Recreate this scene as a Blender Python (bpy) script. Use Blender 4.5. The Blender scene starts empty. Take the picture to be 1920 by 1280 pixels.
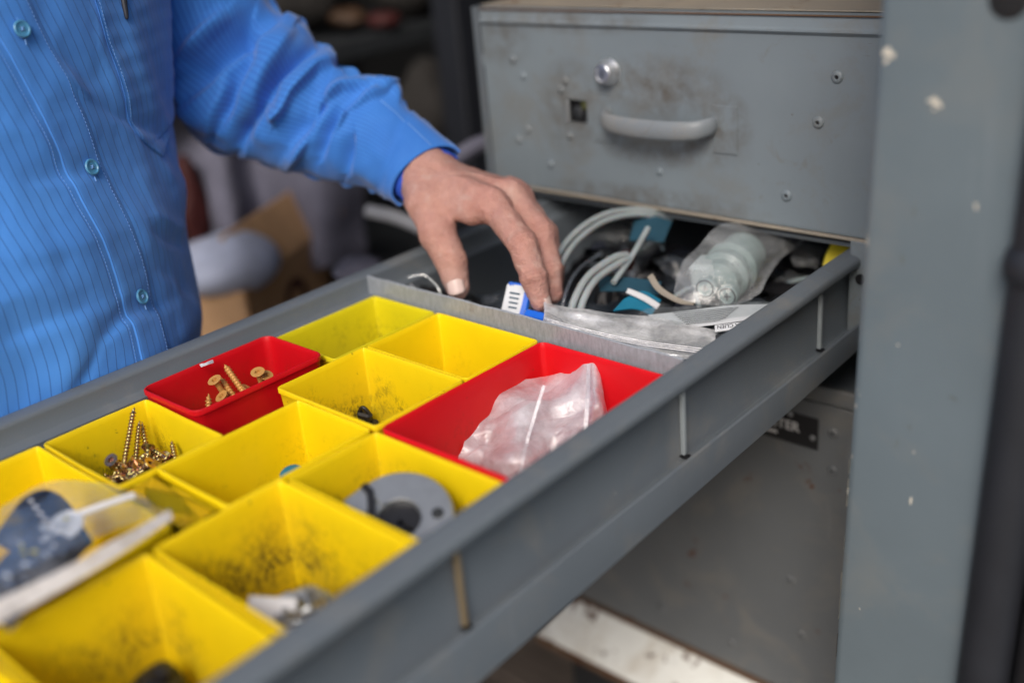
import bpy, math, random
import numpy as np
from mathutils import Vector, Matrix
from mathutils.bvhtree import BVHTree
random.seed(7); rng = np.random.default_rng(7)
R_ = math.radians
C = bpy.context.scene.collection
scene = bpy.context.scene
MM = 0.001

# ---------------------------------------------------------------- camera, sky, sun, exposure
CAMR = np.array([[0.7369010969, 0.6702106170, -0.0882864782],
                 [0.2100266249, -0.3511247728, -0.9124692931],
                 [-0.6425461775, 0.6538571119, -0.3995063041]])
FPX = 2045.0757
CAM = np.array([658.10, -512.04, 290.0])          # millimetres; drawer rim is z = 0
camd = bpy.data.cameras.new("camera"); cam = bpy.data.objects.new("camera", camd); C.objects.link(cam)
m = Matrix.Identity(4)
for i in range(3):
    m[i][0] = CAMR[0][i]; m[i][1] = -CAMR[1][i]; m[i][2] = -CAMR[2][i]; m[i][3] = CAM[i]*MM
cam.matrix_world = m
camd.sensor_width = 36; camd.lens = FPX/1920*36
camd.clip_start = 0.02; camd.clip_end = 200
camd.dof.use_dof = True; camd.dof.focus_distance = 0.742; camd.dof.aperture_fstop = 2.0
camd.dof.aperture_blades = 9
scene.camera = cam

SUN_EL, SUN_AZ = 42, 150         # azimuth: degrees clockwise from +Y
w = bpy.data.worlds.new("World"); scene.world = w; w.use_nodes = True
nt = w.node_tree; sky = nt.nodes.new("ShaderNodeTexSky"); sky.sky_type = 'NISHITA'
sky.sun_disc = False; sky.sun_elevation = R_(SUN_EL); sky.sun_rotation = R_(SUN_AZ)
sky.air_density = 1.0; sky.dust_density = 4.0; sky.ozone_density = 1.0
nt.links.new(sky.outputs[0], nt.nodes["Background"].inputs[0])
nt.nodes["Background"].inputs[1].default_value = 0.11
sd = bpy.data.lights.new("sun", 'SUN'); sd.energy = 1.5; sd.angle = R_(24); sd.color = (1, .95, .88)
so = bpy.data.objects.new("sun", sd); C.objects.link(so)
dirv = Vector((math.sin(R_(SUN_AZ))*math.cos(R_(SUN_EL)), math.cos(R_(SUN_AZ))*math.cos(R_(SUN_EL)), math.sin(R_(SUN_EL))))
so.rotation_euler = dirv.to_track_quat('Z', 'Y').to_euler()
scene.view_settings.view_transform = 'Standard'; scene.view_settings.look = 'None'
scene.view_settings.exposure = 0.40; scene.view_settings.gamma = 1.0
scene.cycles.max_bounces = 10; scene.cycles.transparent_max_bounces = 16
scene.cycles.caustics_reflective = False; scene.cycles.caustics_refractive = False
scene.cycles.sample_clamp_indirect = 6

# ---------------------------------------------------------------- measuring helpers (mm)
def ray(p): return CAMR.T @ np.array([(p[0]-960)/FPX, (p[1]-640)/FPX, 1.0])
def on(p, ax, v):
    d = ray(p); return CAM + d*((v-CAM[ax])/d[ax])
def at(px, py, depth): return CAM + ray((px, py))*depth
def pj(P):
    q = (np.asarray(P)-CAM) @ CAMR.T
    return np.stack([960+FPX*q[..., 0]/q[..., 2], 640+FPX*q[..., 1]/q[..., 2], q[..., 2]], -1)

# ---------------------------------------------------------------- scene helpers
def tag(o, label=None, cat=None, group=None, kind=None):
    if label: o['label'] = label
    if cat: o['category'] = cat
    if group: o['group'] = group
    if kind: o['kind'] = kind
    return o
def thing(name, label, cat, loc=(0, 0, 0), group=None):
    o = bpy.data.objects.new(name, None); C.objects.link(o)
    o.location = [c*MM for c in loc]; o.empty_display_size = .02
    return tag(o, label, cat, group)
def link_mesh(name, me, parent=None):
    o = bpy.data.objects.new(name, me); C.objects.link(o)
    if parent is not None:
        o.parent = parent
        o.matrix_parent_inverse = Matrix.Translation(-wloc(parent)) if parent.type == 'EMPTY' else Matrix.Identity(4)
    return o
def wloc(o):
    v = Vector(o.location)
    return v
class MB:
    def __init__(s): s.v = []; s.f = []; s.n = 0
    def add(s, V, F):
        V = np.asarray(V, float).reshape(-1, 3); s.v.append(V)
        s.f += [tuple(i+s.n for i in f) for f in F]; s.n += len(V); return s
    def build(s, name, mat, parent=None, sharp=35, uv=None, cols=None):
        me = bpy.data.meshes.new(name)
        V = np.concatenate(s.v)*MM
        me.from_pydata(V.tolist(), [], s.f); me.validate(); me.update()
        me.shade_smooth(); me.set_sharp_from_angle(angle=R_(sharp))
        if uv is not None:
            l = me.uv_layers.new(name="uv"); idx = np.empty(len(me.loops), int); me.loops.foreach_get("vertex_index", idx)
            l.data.foreach_set("uv", np.asarray(uv)[idx].ravel())
        if cols is not None:
            a = me.color_attributes.new("tone", 'FLOAT_COLOR', 'POINT')
            cc = np.ones((len(V), 4)); cc[:, :3] = cols; a.data.foreach_set("color", cc.ravel())
        me.materials.append(mat)
        return link_mesh(name, me, parent)
    # primitives ------------------------------------------------
    def box(s, lo, hi, b=0.0, M=None):
        lo = np.array(lo, float); hi = np.array(hi, float)
        if b <= 0:
            V = np.array([[x, y, z] for z in (lo[2], hi[2]) for y in (lo[1], hi[1]) for x in (lo[0], hi[0])])
            F = [(0, 2, 3, 1), (4, 5, 7, 6), (0, 1, 5, 4), (2, 6, 7, 3), (0, 4, 6, 2), (1, 3, 7, 5)]
        else:
            b = min(b, *( (hi-lo)*.49 ))
            V = []; idx = {}
            for c in range(8):
                for a in range(3):
                    p = np.array([hi[k] if c >> k & 1 else lo[k] for k in range(3)], float)
                    for k in range(3):
                        if k != a: p[k] += -b if c >> k & 1 else b
                    idx[(c, a)] = len(V); V.append(p)
            F = []
            for a in range(3):
                k1, k2 = [(1, 2), (2, 0), (0, 1)][a]
                for sgn in (0, 1):
                    base = sgn << a
                    q = [base, base | 1 << k1, base | 1 << k1 | 1 << k2, base | 1 << k2]
                    f = [idx[(c, a)] for c in q]; F.append(tuple(f if sgn else f[::-1]))
            for c in range(8):
                f = (idx[(c, 0)], idx[(c, 1)], idx[(c, 2)])
                F.append(f if bin(c).count('1') % 2 else f[::-1])
            for c in range(8):
                for a in range(3):
                    if not c >> a & 1:
                        d = c | 1 << a; k1, k2 = [(1, 2), (2, 0), (0, 1)][a]
                        f = (idx[(c, k1)], idx[(d, k1)], idx[(d, k2)], idx[(c, k2)])
                        F.append(f if (c >> k1 & 1) == (c >> k2 & 1) else f[::-1])
            V = np.array(V)
        if M is not None: V = xf(M, V)
        return s.add(V, F)
    def loops(s, L, cap0=False, cap1=False, close=True):
        L = [np.asarray(l, float) for l in L]; n = len(L[0]); V = np.concatenate(L); F = []
        for i in range(len(L)-1):
            for j in range(n if close else n-1):
                k = (j+1) % n
                F.append((i*n+j, i*n+k, (i+1)*n+k, (i+1)*n+j))
        if cap0: F.append(tuple(range(n))[::-1])
        if cap1: F.append(tuple((len(L)-1)*n+j for j in range(n)))
        return s.add(V, F)
    def lathe(s, prof, n=24, M=None, cap0=True, cap1=True):   # prof: (r, z)
        L = []
        for r, z in prof:
            a = np.arange(n)*2*math.pi/n
            V = np.stack([r*np.cos(a), r*np.sin(a), np.full(n, z)], 1)
            L.append(xf(M, V) if M is not None else V)
        return s.loops(L, cap0, cap1)
    def tube(s, P, r, n=12, caps=True):
        P = cr(np.asarray(P, float), 10) if len(P) > 2 else np.asarray(P, float)
        rr = np.interp(np.linspace(0, 1, len(P)), np.linspace(0, 1, len(np.atleast_1d(r))), np.atleast_1d(r))
        T = np.gradient(P, axis=0); T /= np.linalg.norm(T, axis=1)[:, None]
        u = np.cross(T[0], [0, 0, 1.0]); 
        if np.linalg.norm(u) < .1: u = np.cross(T[0], [1.0, 0, 0])
        L = []
        for i in range(len(P)):
            u = u-T[i]*(u@T[i]); u /= np.linalg.norm(u); v = np.cross(T[i], u)
            a = np.arange(n)*2*math.pi/n
            L.append(P[i]+rr[i]*(np.cos(a)[:, None]*u+np.sin(a)[:, None]*v))
        return s.loops(L, caps, caps)
def xf(M, V):
    M = np.array(M); V = np.asarray(V, float); return V@M[:3, :3].T+M[:3, 3]
def frame(o, z, x=None):          # 4x4 with its z axis along z
    z = np.asarray(z, float); z = z/np.linalg.norm(z)
    x = np.array([1., .2, .1]) if x is None else np.asarray(x, float)
    x = x-z*(x@z)
    if np.linalg.norm(x) < 1e-3: x = np.array([0, 1., 0])-z*z[1]
    x /= np.linalg.norm(x); M = np.eye(4); M[:3, 0] = x; M[:3, 1] = np.cross(z, x); M[:3, 2] = z; M[:3, 3] = o
    return M
def cr(P, k):                     # Catmull-Rom resample
    P = np.asarray(P, float); n = len(P); out = []
    Q = np.concatenate([[2*P[0]-P[1]], P, [2*P[-1]-P[-2]]])
    for i in range(n-1):
        p0, p1, p2, p3 = Q[i:i+4]
        for t in np.arange(k)/k:
            out.append(.5*((2*p1)+(-p0+p2)*t+(2*p0-5*p1+4*p2-p3)*t*t+(-p0+3*p1-3*p2+p3)*t**3))
    out.append(P[-1]); return np.array(out)
def net(ctrl, k=10):              # surface through a net of control points
    A = np.array([cr(row, k) for row in ctrl])
    return np.array([cr(A[:, j], k) for j in range(A.shape[1])]).transpose(1, 0, 2)
def normals(G):
    du = np.gradient(G, axis=0); dv = np.gradient(G, axis=1); N = np.cross(du, dv)
    return N/np.maximum(np.linalg.norm(N, axis=2), 1e-9)[..., None]
def crumple(shape, size, n=22, amp=.35, seed=0, loc=.25):
    r = np.random.default_rng(seed); u, v = np.meshgrid(np.linspace(0, 1, shape[0]), np.linspace(0, 1, shape[1]), indexing='ij')
    d = np.zeros(shape)
    for i in range(n):
        c = r.random(2); a = r.random()*math.pi; q = (u-c[0])*math.cos(a)+(v-c[1])*math.sin(a)
        t = -(u-c[0])*math.sin(a)+(v-c[1])*math.cos(a)
        d += r.choice([-1, 1])*np.maximum(0, loc*r.uniform(.4, 1)-np.abs(q))*np.exp(-(t/.35)**2)
    return d*size*amp
def gridfaces(n, m_):
    return [(i*m_+j, i*m_+j+1, (i+1)*m_+j+1, (i+1)*m_+j) for i in range(n-1) for j in range(m_-1)]
def sheet(name, ctrl, mat, parent=None, k=10, cn=0, amp=.35, size=20, seed=0, thick=0, sharp=60, loc=.25):
    G = net(ctrl, k)
    if cn: G = G+normals(G)*crumple(G.shape[:2], size, cn, amp, seed, loc)[..., None]
    n, mm = G.shape[:2]; b = MB(); uv = np.stack(np.meshgrid(np.linspace(0, 1, n), np.linspace(0, 1, mm), indexing='ij'), -1).reshape(-1, 2)
    if thick:
        N = normals(G); V = np.concatenate([G.reshape(-1, 3), (G-N*thick).reshape(-1, 3)])
        F = gridfaces(n, mm); o = n*mm
        F += [tuple(i+o for i in f[::-1]) for f in F]
        br = [i*mm for i in range(n)]+[(n-1)*mm+j for j in range(1, mm)]+[i*mm+mm-1 for i in range(n-2, -1, -1)]+[j for j in range(mm-2, 0, -1)]
        F += [(br[i], br[(i+1) % len(br)], br[(i+1) % len(br)]+o, br[i]+o) for i in range(len(br))]
        b.add(V, F); uv = np.concatenate([uv, uv])
    else: b.add(G.reshape(-1, 3), gridfaces(n, mm))
    return b.build(name, mat, parent, sharp, uv=uv)
def vnoise(P, seed=0):            # smooth value noise, P (...,3), ~[-1,1]
    P = np.asarray(P, float); i = np.floor(P).astype(np.int64); f = P-i; f = f*f*(3-2*f)
    def h(a, b, c):
        n = (a*73856093) ^ (b*19349663) ^ (c*83492791) ^ (seed*2654435761 & 0xffffffff)
        n = (n ^ (n >> 13))*1274126177 & 0x7fffffff
        return ((n ^ (n >> 16)) & 0xffff)/32767.5-1
    x, y, z = i[..., 0], i[..., 1], i[..., 2]; o = 0
    for a in (0, 1):
        for b in (0, 1):
            for c in (0, 1):
                o = o+h(x+a, y+b, z+c)*(f[..., 0] if a else 1-f[..., 0])*(f[..., 1] if b else 1-f[..., 1])*(f[..., 2] if c else 1-f[..., 2])
    return o
def dpoly(p, poly):               # distance (signed side) of 2d points p to polyline, and t along
    p = np.asarray(p); best = np.full(p.shape[:-1], 1e9); sg = np.zeros(p.shape[:-1]); tt = np.zeros(p.shape[:-1]); L = len(poly)-1
    for i in range(L):
        a = np.array(poly[i], float); b = np.array(poly[i+1], float); ab = b-a
        t = np.clip(((p-a)@ab)/(ab@ab), 0, 1); q = p-(a+t[..., None]*ab); d = np.linalg.norm(q, axis=-1)
        s = np.sign(ab[0]*q[..., 1]-ab[1]*q[..., 0]); k = d < best
        best = np.where(k, d, best); sg = np.where(k, s, sg); tt = np.where(k, (i+t)/L, tt)
    return best, sg, tt

# ---------------------------------------------------------------- materials
class NG:
    def __init__(s, name):
        s.m = bpy.data.materials.new(name); s.m.use_nodes = True; s.t = s.m.node_tree
        s.p = s.t.nodes["Principled BSDF"]; s.out = s.t.nodes["Material Output"]
    def n(s, typ, **k):
        x = s.t.nodes.new("ShaderNode"+typ)
        for a, b in k.items(): setattr(x, a, b)
        return x
    def l(s, a, b): s.t.links.new(a, b)
    def coord(s, which="Object", scale=(1, 1, 1)):
        c = s.n("TexCoord"); mp = s.n("Mapping"); s.l(c.outputs[which], mp.inputs[0]); mp.inputs["Scale"].default_value = scale
        return mp.outputs[0]
    def noise(s, vec, scale, detail=4, rough=.55, dist=0):
        x = s.n("TexNoise"); s.l(vec, x.inputs["Vector"]); x.inputs["Scale"].default_value = scale
        x.inputs["Detail"].default_value = detail; x.inputs["Roughness"].default_value = rough; x.inputs["Distortion"].default_value = dist
        return x.outputs[0]
    def ramp(s, fac, a, b, c0=(0, 0, 0, 1), c1=(1, 1, 1, 1)):
        x = s.n("ValToRGB"); s.l(fac, x.inputs[0]); x.color_ramp.elements[0].position = a; x.color_ramp.elements[1].position = b
        x.color_ramp.elements[0].color = c0; x.color_ramp.elements[1].color = c1; return x.outputs[0]
    def mix(s, fac, a, b):
        x = s.n("Mix", data_type='RGBA')
        for sock, v in ((x.inputs[0], fac), (x.inputs[6], a), (x.inputs[7], b)):
            if hasattr(v, 'links'): s.l(v, sock)
            else: sock.default_value = v if not isinstance(v, tuple) or len(v) == 4 else (*v, 1)
        return x.outputs[2]
    def math(s, op, a, b=0.0, c=None):
        x = s.n("Math", operation=op)
        for i, v in enumerate((a, b, c)):
            if v is None: continue
            if hasattr(v, 'links'): s.l(v, x.inputs[i])
            else: x.inputs[i].default_value = v
        return x.outputs[0]
    def sep(s, vec):
        x = s.n("SeparateXYZ"); s.l(vec, x.inputs[0]); return x.outputs
    def bump(s, h, st=.3, dist=.001):
        x = s.n("Bump"); s.l(h, x.inputs["Height"]); x.inputs["Strength"].default_value = st; x.inputs["Distance"].default_value = dist
        s.l(x.outputs[0], s.p.inputs["Normal"]); return x
    def set(s, **k):
        names = dict(col="Base Color", rough="Roughness", metal="Metallic", sss="Subsurface Weight", trans="Transmission Weight", ior="IOR", alpha="Alpha", spec="Specular IOR Level", coat="Coat Weight", sheen="Sheen Weight")
        for a, v in k.items():
            sock = s.p.inputs[names[a]]
            if hasattr(v, 'links'): s.l(v, sock)
            else: sock.default_value = (*v, 1) if isinstance(v, tuple) and len(v) == 3 else v
        return s

def plain(name, col, rough=.5, metal=0, bump=0, bs=80, var=.12, **k):
    g = NG(name); v = g.coord(); n = g.noise(v, 40, 5)
    g.set(col=g.mix(g.ramp(n, .3, .7), tuple(c*(1-var) for c in col), tuple(min(1, c*(1+var)) for c in col)), rough=rough, metal=metal, **k)
    if bump: g.bump(g.noise(v, bs, 4), bump, .001)
    return g.m
def steel_paint(name, col, dirt=.5, chips=.5, rust=.0, seed=0., rough=.42, dust=(.30, .26, .20), grime=()):
    g = NG(name); v0 = g.coord(); mp = g.n("Mapping"); g.l(v0, mp.inputs[0]); mp.inputs["Location"].default_value = (seed, seed*1.7, seed*.3); v = mp.outputs[0]
    big = g.noise(v, 7, 6, .6); c = g.mix(g.ramp(big, .3, .75), tuple(x*.9 for x in col), tuple(x*1.08 for x in col))
    sm = g.ramp(g.noise(v, 16, 8, .72, .4), .50, .80); c = g.mix(g.math('MULTIPLY', sm, dirt*.85), c, dust)
    s2_ = g.ramp(g.noise(v, 34, 6, .7, .8), .60, .74); c = g.mix(g.math('MULTIPLY', s2_, dirt*.55), c, (.13, .10, .07))
    st = g.ramp(g.noise(g.coord(scale=(1, 1, .12)), 60, 4, .6), .66, .8); c = g.mix(g.math('MULTIPLY', st, dirt*.25), c, (.13, .11, .09))
    s3_ = g.math('MULTIPLY', g.ramp(g.noise(g.coord(scale=(1, 1, .05)), 75, 3, .6), .64, .74), g.ramp(g.noise(v, 8, 2), .5, .6)); c = g.mix(g.math('MULTIPLY', s3_, dirt*.35), c, (.34, .37, .40))
    s4_ = g.ramp(g.noise(g.coord(scale=(.08, 1, 1)), 420, 2, .5), .76, .79); c = g.mix(g.math('MULTIPLY', s4_, dirt*.4), c, (.10, .08, .06))
    sp = g.ramp(g.noise(v, 210, 3, .5), .745, .78); c = g.mix(g.math('MULTIPLY', sp, dirt), c, (.07, .05, .035))
    ch = g.math('MULTIPLY', g.ramp(g.noise(v, 95, 4, .6), .735, .75), g.ramp(g.noise(v, 9, 3), .5, .62))
    c = g.mix(g.math('MULTIPLY', ch, chips), c, (.62, .60, .55))
    if rust:
        rr = g.ramp(g.noise(v, 30, 7, .7), .68-.12*rust, .72-.1*rust); c = g.mix(rr, c, (.10, .035, .012))
    if grime:
        sx = g.sep(g.coord()); q_ = []
        for cx_, cz_, rx_, rz_ in grime:
            a_ = g.math('POWER', g.math('DIVIDE', g.math('SUBTRACT', sx[0], cx_), rx_), 2.0); b_ = g.math('POWER', g.math('DIVIDE', g.math('SUBTRACT', sx[2], cz_), rz_), 2.0)
            q_.append(g.math('MAXIMUM', g.math('SUBTRACT', 1.0, g.math('ADD', a_, b_)), 0.0))
        tot = q_[0]
        for x_ in q_[1:]: tot = g.math('MAXIMUM', tot, x_)
        gn = g.ramp(g.noise(v, 55, 7, .72, .3), .36, .66); c = g.mix(g.math('MULTIPLY', g.math('MULTIPLY', tot, gn), .75), c, (.085, .068, .050))
    g.set(col=c, rough=g.math('ADD', g.math('MULTIPLY', sm, .25), rough), spec=.45)
    h = g.math('ADD', g.noise(v, 900, 2), g.math('MULTIPLY', g.noise(v, 60, 4), 1.5)); g.bump(h, .16, .0006)
    return g.m
GREY = (.165, .200, .225)
M = {}
M['face'] = steel_paint('grey_enamel_worn', (.178, .214, .243), .9, .6, 0, 1.3, .42, (.165, .150, .125), ((.05, .09, .045, .05), (.14, .115, .075, .03), (.14, .07, .09, .022), (-.03, .15, .04, .03), (.20, .09, .03, .03), (.13, .022, .12, .012), (.06, .165, .09, .012)))
M['lower'] = steel_paint('grey_enamel_lower', (.130, .140, .150), .5, .3, .25, 5.1)
M['rail'] = steel_paint('grey_enamel_drawer', (.120, .140, .162), .45, .6, 0, 2.2)
M['post'] = steel_paint('grey_enamel_post', (.130, .165, .190), .25, .8, 0, 3.7, .38)
M['dusty'] = steel_paint('dusty_top', (.27, .24, .20), 1.0, .4, .6, 7.7, .7, (.36, .30, .22))
M['rust'] = steel_paint('rusty_steel', (.11, .065, .04), 1, .2, .9, 9.1, .8, (.20, .11, .06))
M['white'] = steel_paint('white_paint_stained', (.86, .87, .84), .75, .1, .85, 4.4, .5, (.36, .26, .14))
def zinc():
    g = NG('bare_zinc_sheet'); v = g.coord(scale=(1, 1, .35)); n = g.noise(v, 420, 5, .7); b = g.noise(g.coord(), 12, 5)
    c = g.mix(g.ramp(n, .35, .7), (.30, .33, .36), (.44, .47, .52)); c = g.mix(g.ramp(b, .62, .72), c, (.12, .085, .06))
    g.set(col=c, rough=.45, metal=.35); g.bump(n, .3, .0004); return g.m
M['zinc'] = zinc()
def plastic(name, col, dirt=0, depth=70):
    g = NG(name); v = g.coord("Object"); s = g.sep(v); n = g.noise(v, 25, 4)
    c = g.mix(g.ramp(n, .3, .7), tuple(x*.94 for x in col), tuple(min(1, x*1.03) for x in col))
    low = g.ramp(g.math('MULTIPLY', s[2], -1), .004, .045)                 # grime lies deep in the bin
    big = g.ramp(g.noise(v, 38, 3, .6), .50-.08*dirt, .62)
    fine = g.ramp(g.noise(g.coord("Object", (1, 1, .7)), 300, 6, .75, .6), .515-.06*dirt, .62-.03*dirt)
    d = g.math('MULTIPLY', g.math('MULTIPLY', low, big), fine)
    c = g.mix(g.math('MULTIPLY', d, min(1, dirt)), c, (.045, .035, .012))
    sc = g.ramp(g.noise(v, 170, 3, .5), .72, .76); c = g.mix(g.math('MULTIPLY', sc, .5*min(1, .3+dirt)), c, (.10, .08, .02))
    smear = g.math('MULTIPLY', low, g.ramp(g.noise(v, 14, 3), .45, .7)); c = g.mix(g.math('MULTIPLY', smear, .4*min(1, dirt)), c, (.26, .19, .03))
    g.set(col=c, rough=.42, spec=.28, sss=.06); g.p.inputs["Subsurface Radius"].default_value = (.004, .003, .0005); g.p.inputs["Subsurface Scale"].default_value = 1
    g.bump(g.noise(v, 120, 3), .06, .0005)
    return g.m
YEL = (.85, .62, .004); REDC = (.66, .006, .012)
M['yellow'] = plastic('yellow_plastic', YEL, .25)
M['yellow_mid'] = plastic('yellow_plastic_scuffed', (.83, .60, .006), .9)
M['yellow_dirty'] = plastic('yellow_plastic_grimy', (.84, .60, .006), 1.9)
M['olive'] = plastic('yellow_plastic_olive', (.68, .58, .010), .8)  # duller, greener yellow for the far corner bin
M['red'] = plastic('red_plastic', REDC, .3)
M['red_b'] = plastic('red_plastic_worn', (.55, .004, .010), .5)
def cloth():
    g = NG('striped_blue_cotton'); uvn = g.n("UVMap"); s = g.sep(uvn.outputs[0])
    u, v = s[0], s[1]
    w_ = g.math('PINGPONG', g.math('MULTIPLY', u, 1/7.0), .5)               # uv in millimetres, stripe every 7.6
    line = g.ramp(w_, .035, .070, (1, 1, 1, 1), (0, 0, 0, 1))
    dash = g.ramp(g.math('PINGPONG', g.math('MULTIPLY', v, 1/.9), .5), .12, .2, (.45, .45, .45, 1), (1, 1, 1, 1))
    ln = g.math('MULTIPLY', line, dash)
    nz = g.noise(g.coord(), 14, 5); base = g.mix(g.ramp(nz, .3, .7), (.044, .210, .65), (.062, .260, .73))
    weave = g.math('ADD', g.math('PINGPONG', g.math('MULTIPLY', u, 2.2), .5), g.math('PINGPONG', g.math('MULTIPLY', v, 2.2), .5))
    base = g.mix(g.math('MULTIPLY', weave, .22), base, (.11, .33, .80))
    g.set(col=g.mix(g.math('MULTIPLY', ln, .62), base, (.016, .045, .20)), rough=.75, spec=.3, sheen=.25)
    g.bump(g.math('ADD', g.math('MULTIPLY', weave, .25), g.noise(g.coord(), 160, 4)), .3, .0008)
    return g.m
M['cloth'] = cloth()
def ribcloth():
    g = NG('blue_sleeve_cotton'); uvn = g.n("UVMap"); s = g.sep(uvn.outputs[0]); u = s[0]
    w_ = g.math('PINGPONG', g.math('MULTIPLY', u, 1/3.2), .5)
    line = g.ramp(w_, .06, .20, (1, 1, 1, 1), (0, 0, 0, 1))
    nz = g.noise(g.coord(), 14, 5); base = g.mix(g.ramp(nz, .3, .7), (.026, .150, .50), (.042, .200, .60))
    g.set(col=g.mix(g.math('MULTIPLY', line, .55), base, (.012, .07, .36)), rough=.75, spec=.3, sheen=.25)
    g.bump(g.noise(g.coord(), 120, 5), .35, .001); return g.m
M['sleeve'] = ribcloth()
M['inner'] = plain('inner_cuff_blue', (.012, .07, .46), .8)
M['fold'] = plain('blue_hem', (.045, .18, .56), .9)
M['stitch'] = plain('stitch_thread', (.16, .34, .70), .9)
def skin():
    g = NG('skin'); v = g.coord(); a = g.n("VertexColor"); a.layer_name = "tone"
    n1 = g.ramp(g.noise(v, 60, 6, .65), .3, .72); n2 = g.ramp(g.noise(v, 240, 5, .7), .35, .7)
    c = g.mix(g.math('MULTIPLY', n1, .38), a.outputs[0], (.50, .21, .15)); c = g.mix(g.math('MULTIPLY', n2, .25), c, (.62, .42, .34))
    g.set(col=c, rough=.52, sss=.12, spec=.4); g.p.inputs["Subsurface Radius"].default_value = (.006, .0022, .001); g.p.inputs["Subsurface Scale"].default_value = 1
    vo = g.n("TexVoronoi"); g.l(v, vo.inputs["Vector"]); vo.inputs["Scale"].default_value = 750
    h = g.math('ADD', g.math('MULTIPLY', vo.outputs[0], .7), g.math('MULTIPLY', g.noise(g.coord(), 260, 6, .72), 2.2)); g.bump(h, .8, .0010)
    return g.m
M['skin'] = skin()
M['nail'] = plain('finger_nail', (.58, .44, .40), .35, var=.05)
def film(name, tint=(.85, .9, .95), milky=.25, clear=.6, gloss=.2, rough=.12, print_=None):
    g = NG(name); g.t.nodes.remove(g.p)
    tr = g.n("BsdfTransparent"); gl = g.n("BsdfGlossy"); df = g.n("BsdfDiffuse"); tl = g.n("BsdfTranslucent")
    gl.inputs["Roughness"].default_value = rough; gl.inputs[0].default_value = (1, 1, 1, 1)
    for x in (df, tl): x.inputs[0].default_value = (*tint, 1)
    tr.inputs[0].default_value = (*[.55+.45*t for t in tint], 1)
    bu = g.n("Bump"); g.l(g.noise(g.coord(), 140, 5, .6, 1.0), bu.inputs["Height"]); bu.inputs["Strength"].default_value = .6; bu.inputs["Distance"].default_value = .002
    for x in (gl, df): g.l(bu.outputs[0], x.inputs["Normal"])
    m1 = g.n("MixShader"); m1.inputs[0].default_value = .3; g.l(df.outputs[0], m1.inputs[1]); g.l(tl.outputs[0], m1.inputs[2])
    m2 = g.n("MixShader"); g.l(tr.outputs[0], m2.inputs[1]); g.l(m1.outputs[0], m2.inputs[2])
    nz = g.ramp(g.noise(g.coord(), 42, 5, .62, .2), .40, .66)  # random milky streaks; on clear bags they stand in for bright highlights
    f = g.math('ADD', g.math('MULTIPLY', nz, milky*.8), milky*.6); g.l(f, m2.inputs[0])
    fr = g.n("LayerWeight"); fr.inputs[0].default_value = .35; g.l(bu.outputs[0], fr.inputs["Normal"])
    m3 = g.n("MixShader"); g.l(g.math('ADD', g.math('MULTIPLY', g.math('POWER', fr.outputs[1], 2.0), .5), gloss*.35), m3.inputs[0]); g.l(m2.outputs[0], m3.inputs[1]); g.l(gl.outputs[0], m3.inputs[2])
    g.l(m3.outputs[0], g.out.inputs[0]); return g.m
M['film'] = film('clear_polybag', (.92, .95, .98), .22, .6, .25)
M['film_clear'] = film('very_clear_polybag', (.9, .94, .97), .07, .8, .3, .08)
M['film_zip'] = film('glossy_zip_polybag', (.97, .98, 1.0), .80, .6, .8, .16)
M['film_dark'] = film('smoky_polybag', (.45, .52, .62), .10, .6, .16)
M['frost'] = film('frosted_polybag', (.93, .95, 1.0), .50, .3, .28, .3)
M['seal'] = film('bag_zip_strip', (.88, .88, .93), .55, .3, .2, .25)
M['seal_opaque'] = film('bag_header_white', (.90, .86, .82), .95, .1, .1, .4)
M['card'] = plain('cardboard', (.50, .30, .16), .85, bump=.2)
M['rubber'] = plain('black_rubber', (.018, .020, .026), .5, bump=.2)
M['black'] = plain('black_plastic', (.012, .012, .014), .4)
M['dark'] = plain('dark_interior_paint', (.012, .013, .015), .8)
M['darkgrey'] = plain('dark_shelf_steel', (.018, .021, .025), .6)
M['chrome'] = plain('chrome', (.78, .80, .83), .32, .9)
M['castzinc'] = plain('cast_metal', (.36, .38, .40), .42, .75, bump=.25, bs=160)
M['brass'] = plain('tarnished_brass', (.16, .17, .07), .45, .7)
M['tan'] = plain('tan_coated_screw', (.58, .30, .085), .45, .15, bump=.15, bs=400)
def irid():
    g = NG('yellow_zinc_screw'); lw = g.n("LayerWeight"); lw.inputs[0].default_value = .5
    n = g.noise(g.coord("Generated"), 3, 2); q = g.math('ADD', g.math('MULTIPLY', lw.outputs[1], .7), g.math('MULTIPLY', n, .5))
    x = g.n("ValToRGB"); g.l(q, x.inputs[0]); cr_ = x.color_ramp
    cr_.elements[0].color = (.46, .40, .16, 1); cr_.elements[0].position = .25; cr_.elements[1].color = (.42, .58, .46, 1); cr_.elements[1].position = .9
    e = cr_.elements.new(.42); e.color = (.40, .26, .14, 1); e = cr_.elements.new(.62); e.color = (.66, .38, .42, 1)
    g.set(col=x.outputs[0], rough=.27, metal=1); return g.m
M['irid'] = irid()
M['clearhard'] = film('clear_hard_plastic', (.9, .95, .95), .10, .7, .35, .06)
M['greenwhite'] = plain('pale_green_plastic', (.25, .33, .32), .3, var=.05)
M['blue'] = plain('blue_plastic', (.01, .12, .62), .35)
M['cyan'] = plain('cyan_plastic', (.01, .15, .25), .5)
M['teal'] = plain('teal_card', (.010, .055, .09), .7)
M['paper'] = plain('white_paper', (.62, .64, .67), .8, var=.05)
M['whitep'] = plain('white_plastic', (.68, .68, .70), .5, var=.05)
M['cream'] = plain('cream_strap', (.34, .30, .25), .6)
M['tubing'] = plain('translucent_hose', (.31, .33, .345), .3, sss=.3)
M['navy'] = plain('navy_print', (.016, .019, .030), .55)
M['lilac'] = plain('grey_dust_sheet', (.13, .13, .18), .9, bump=.3)
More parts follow.
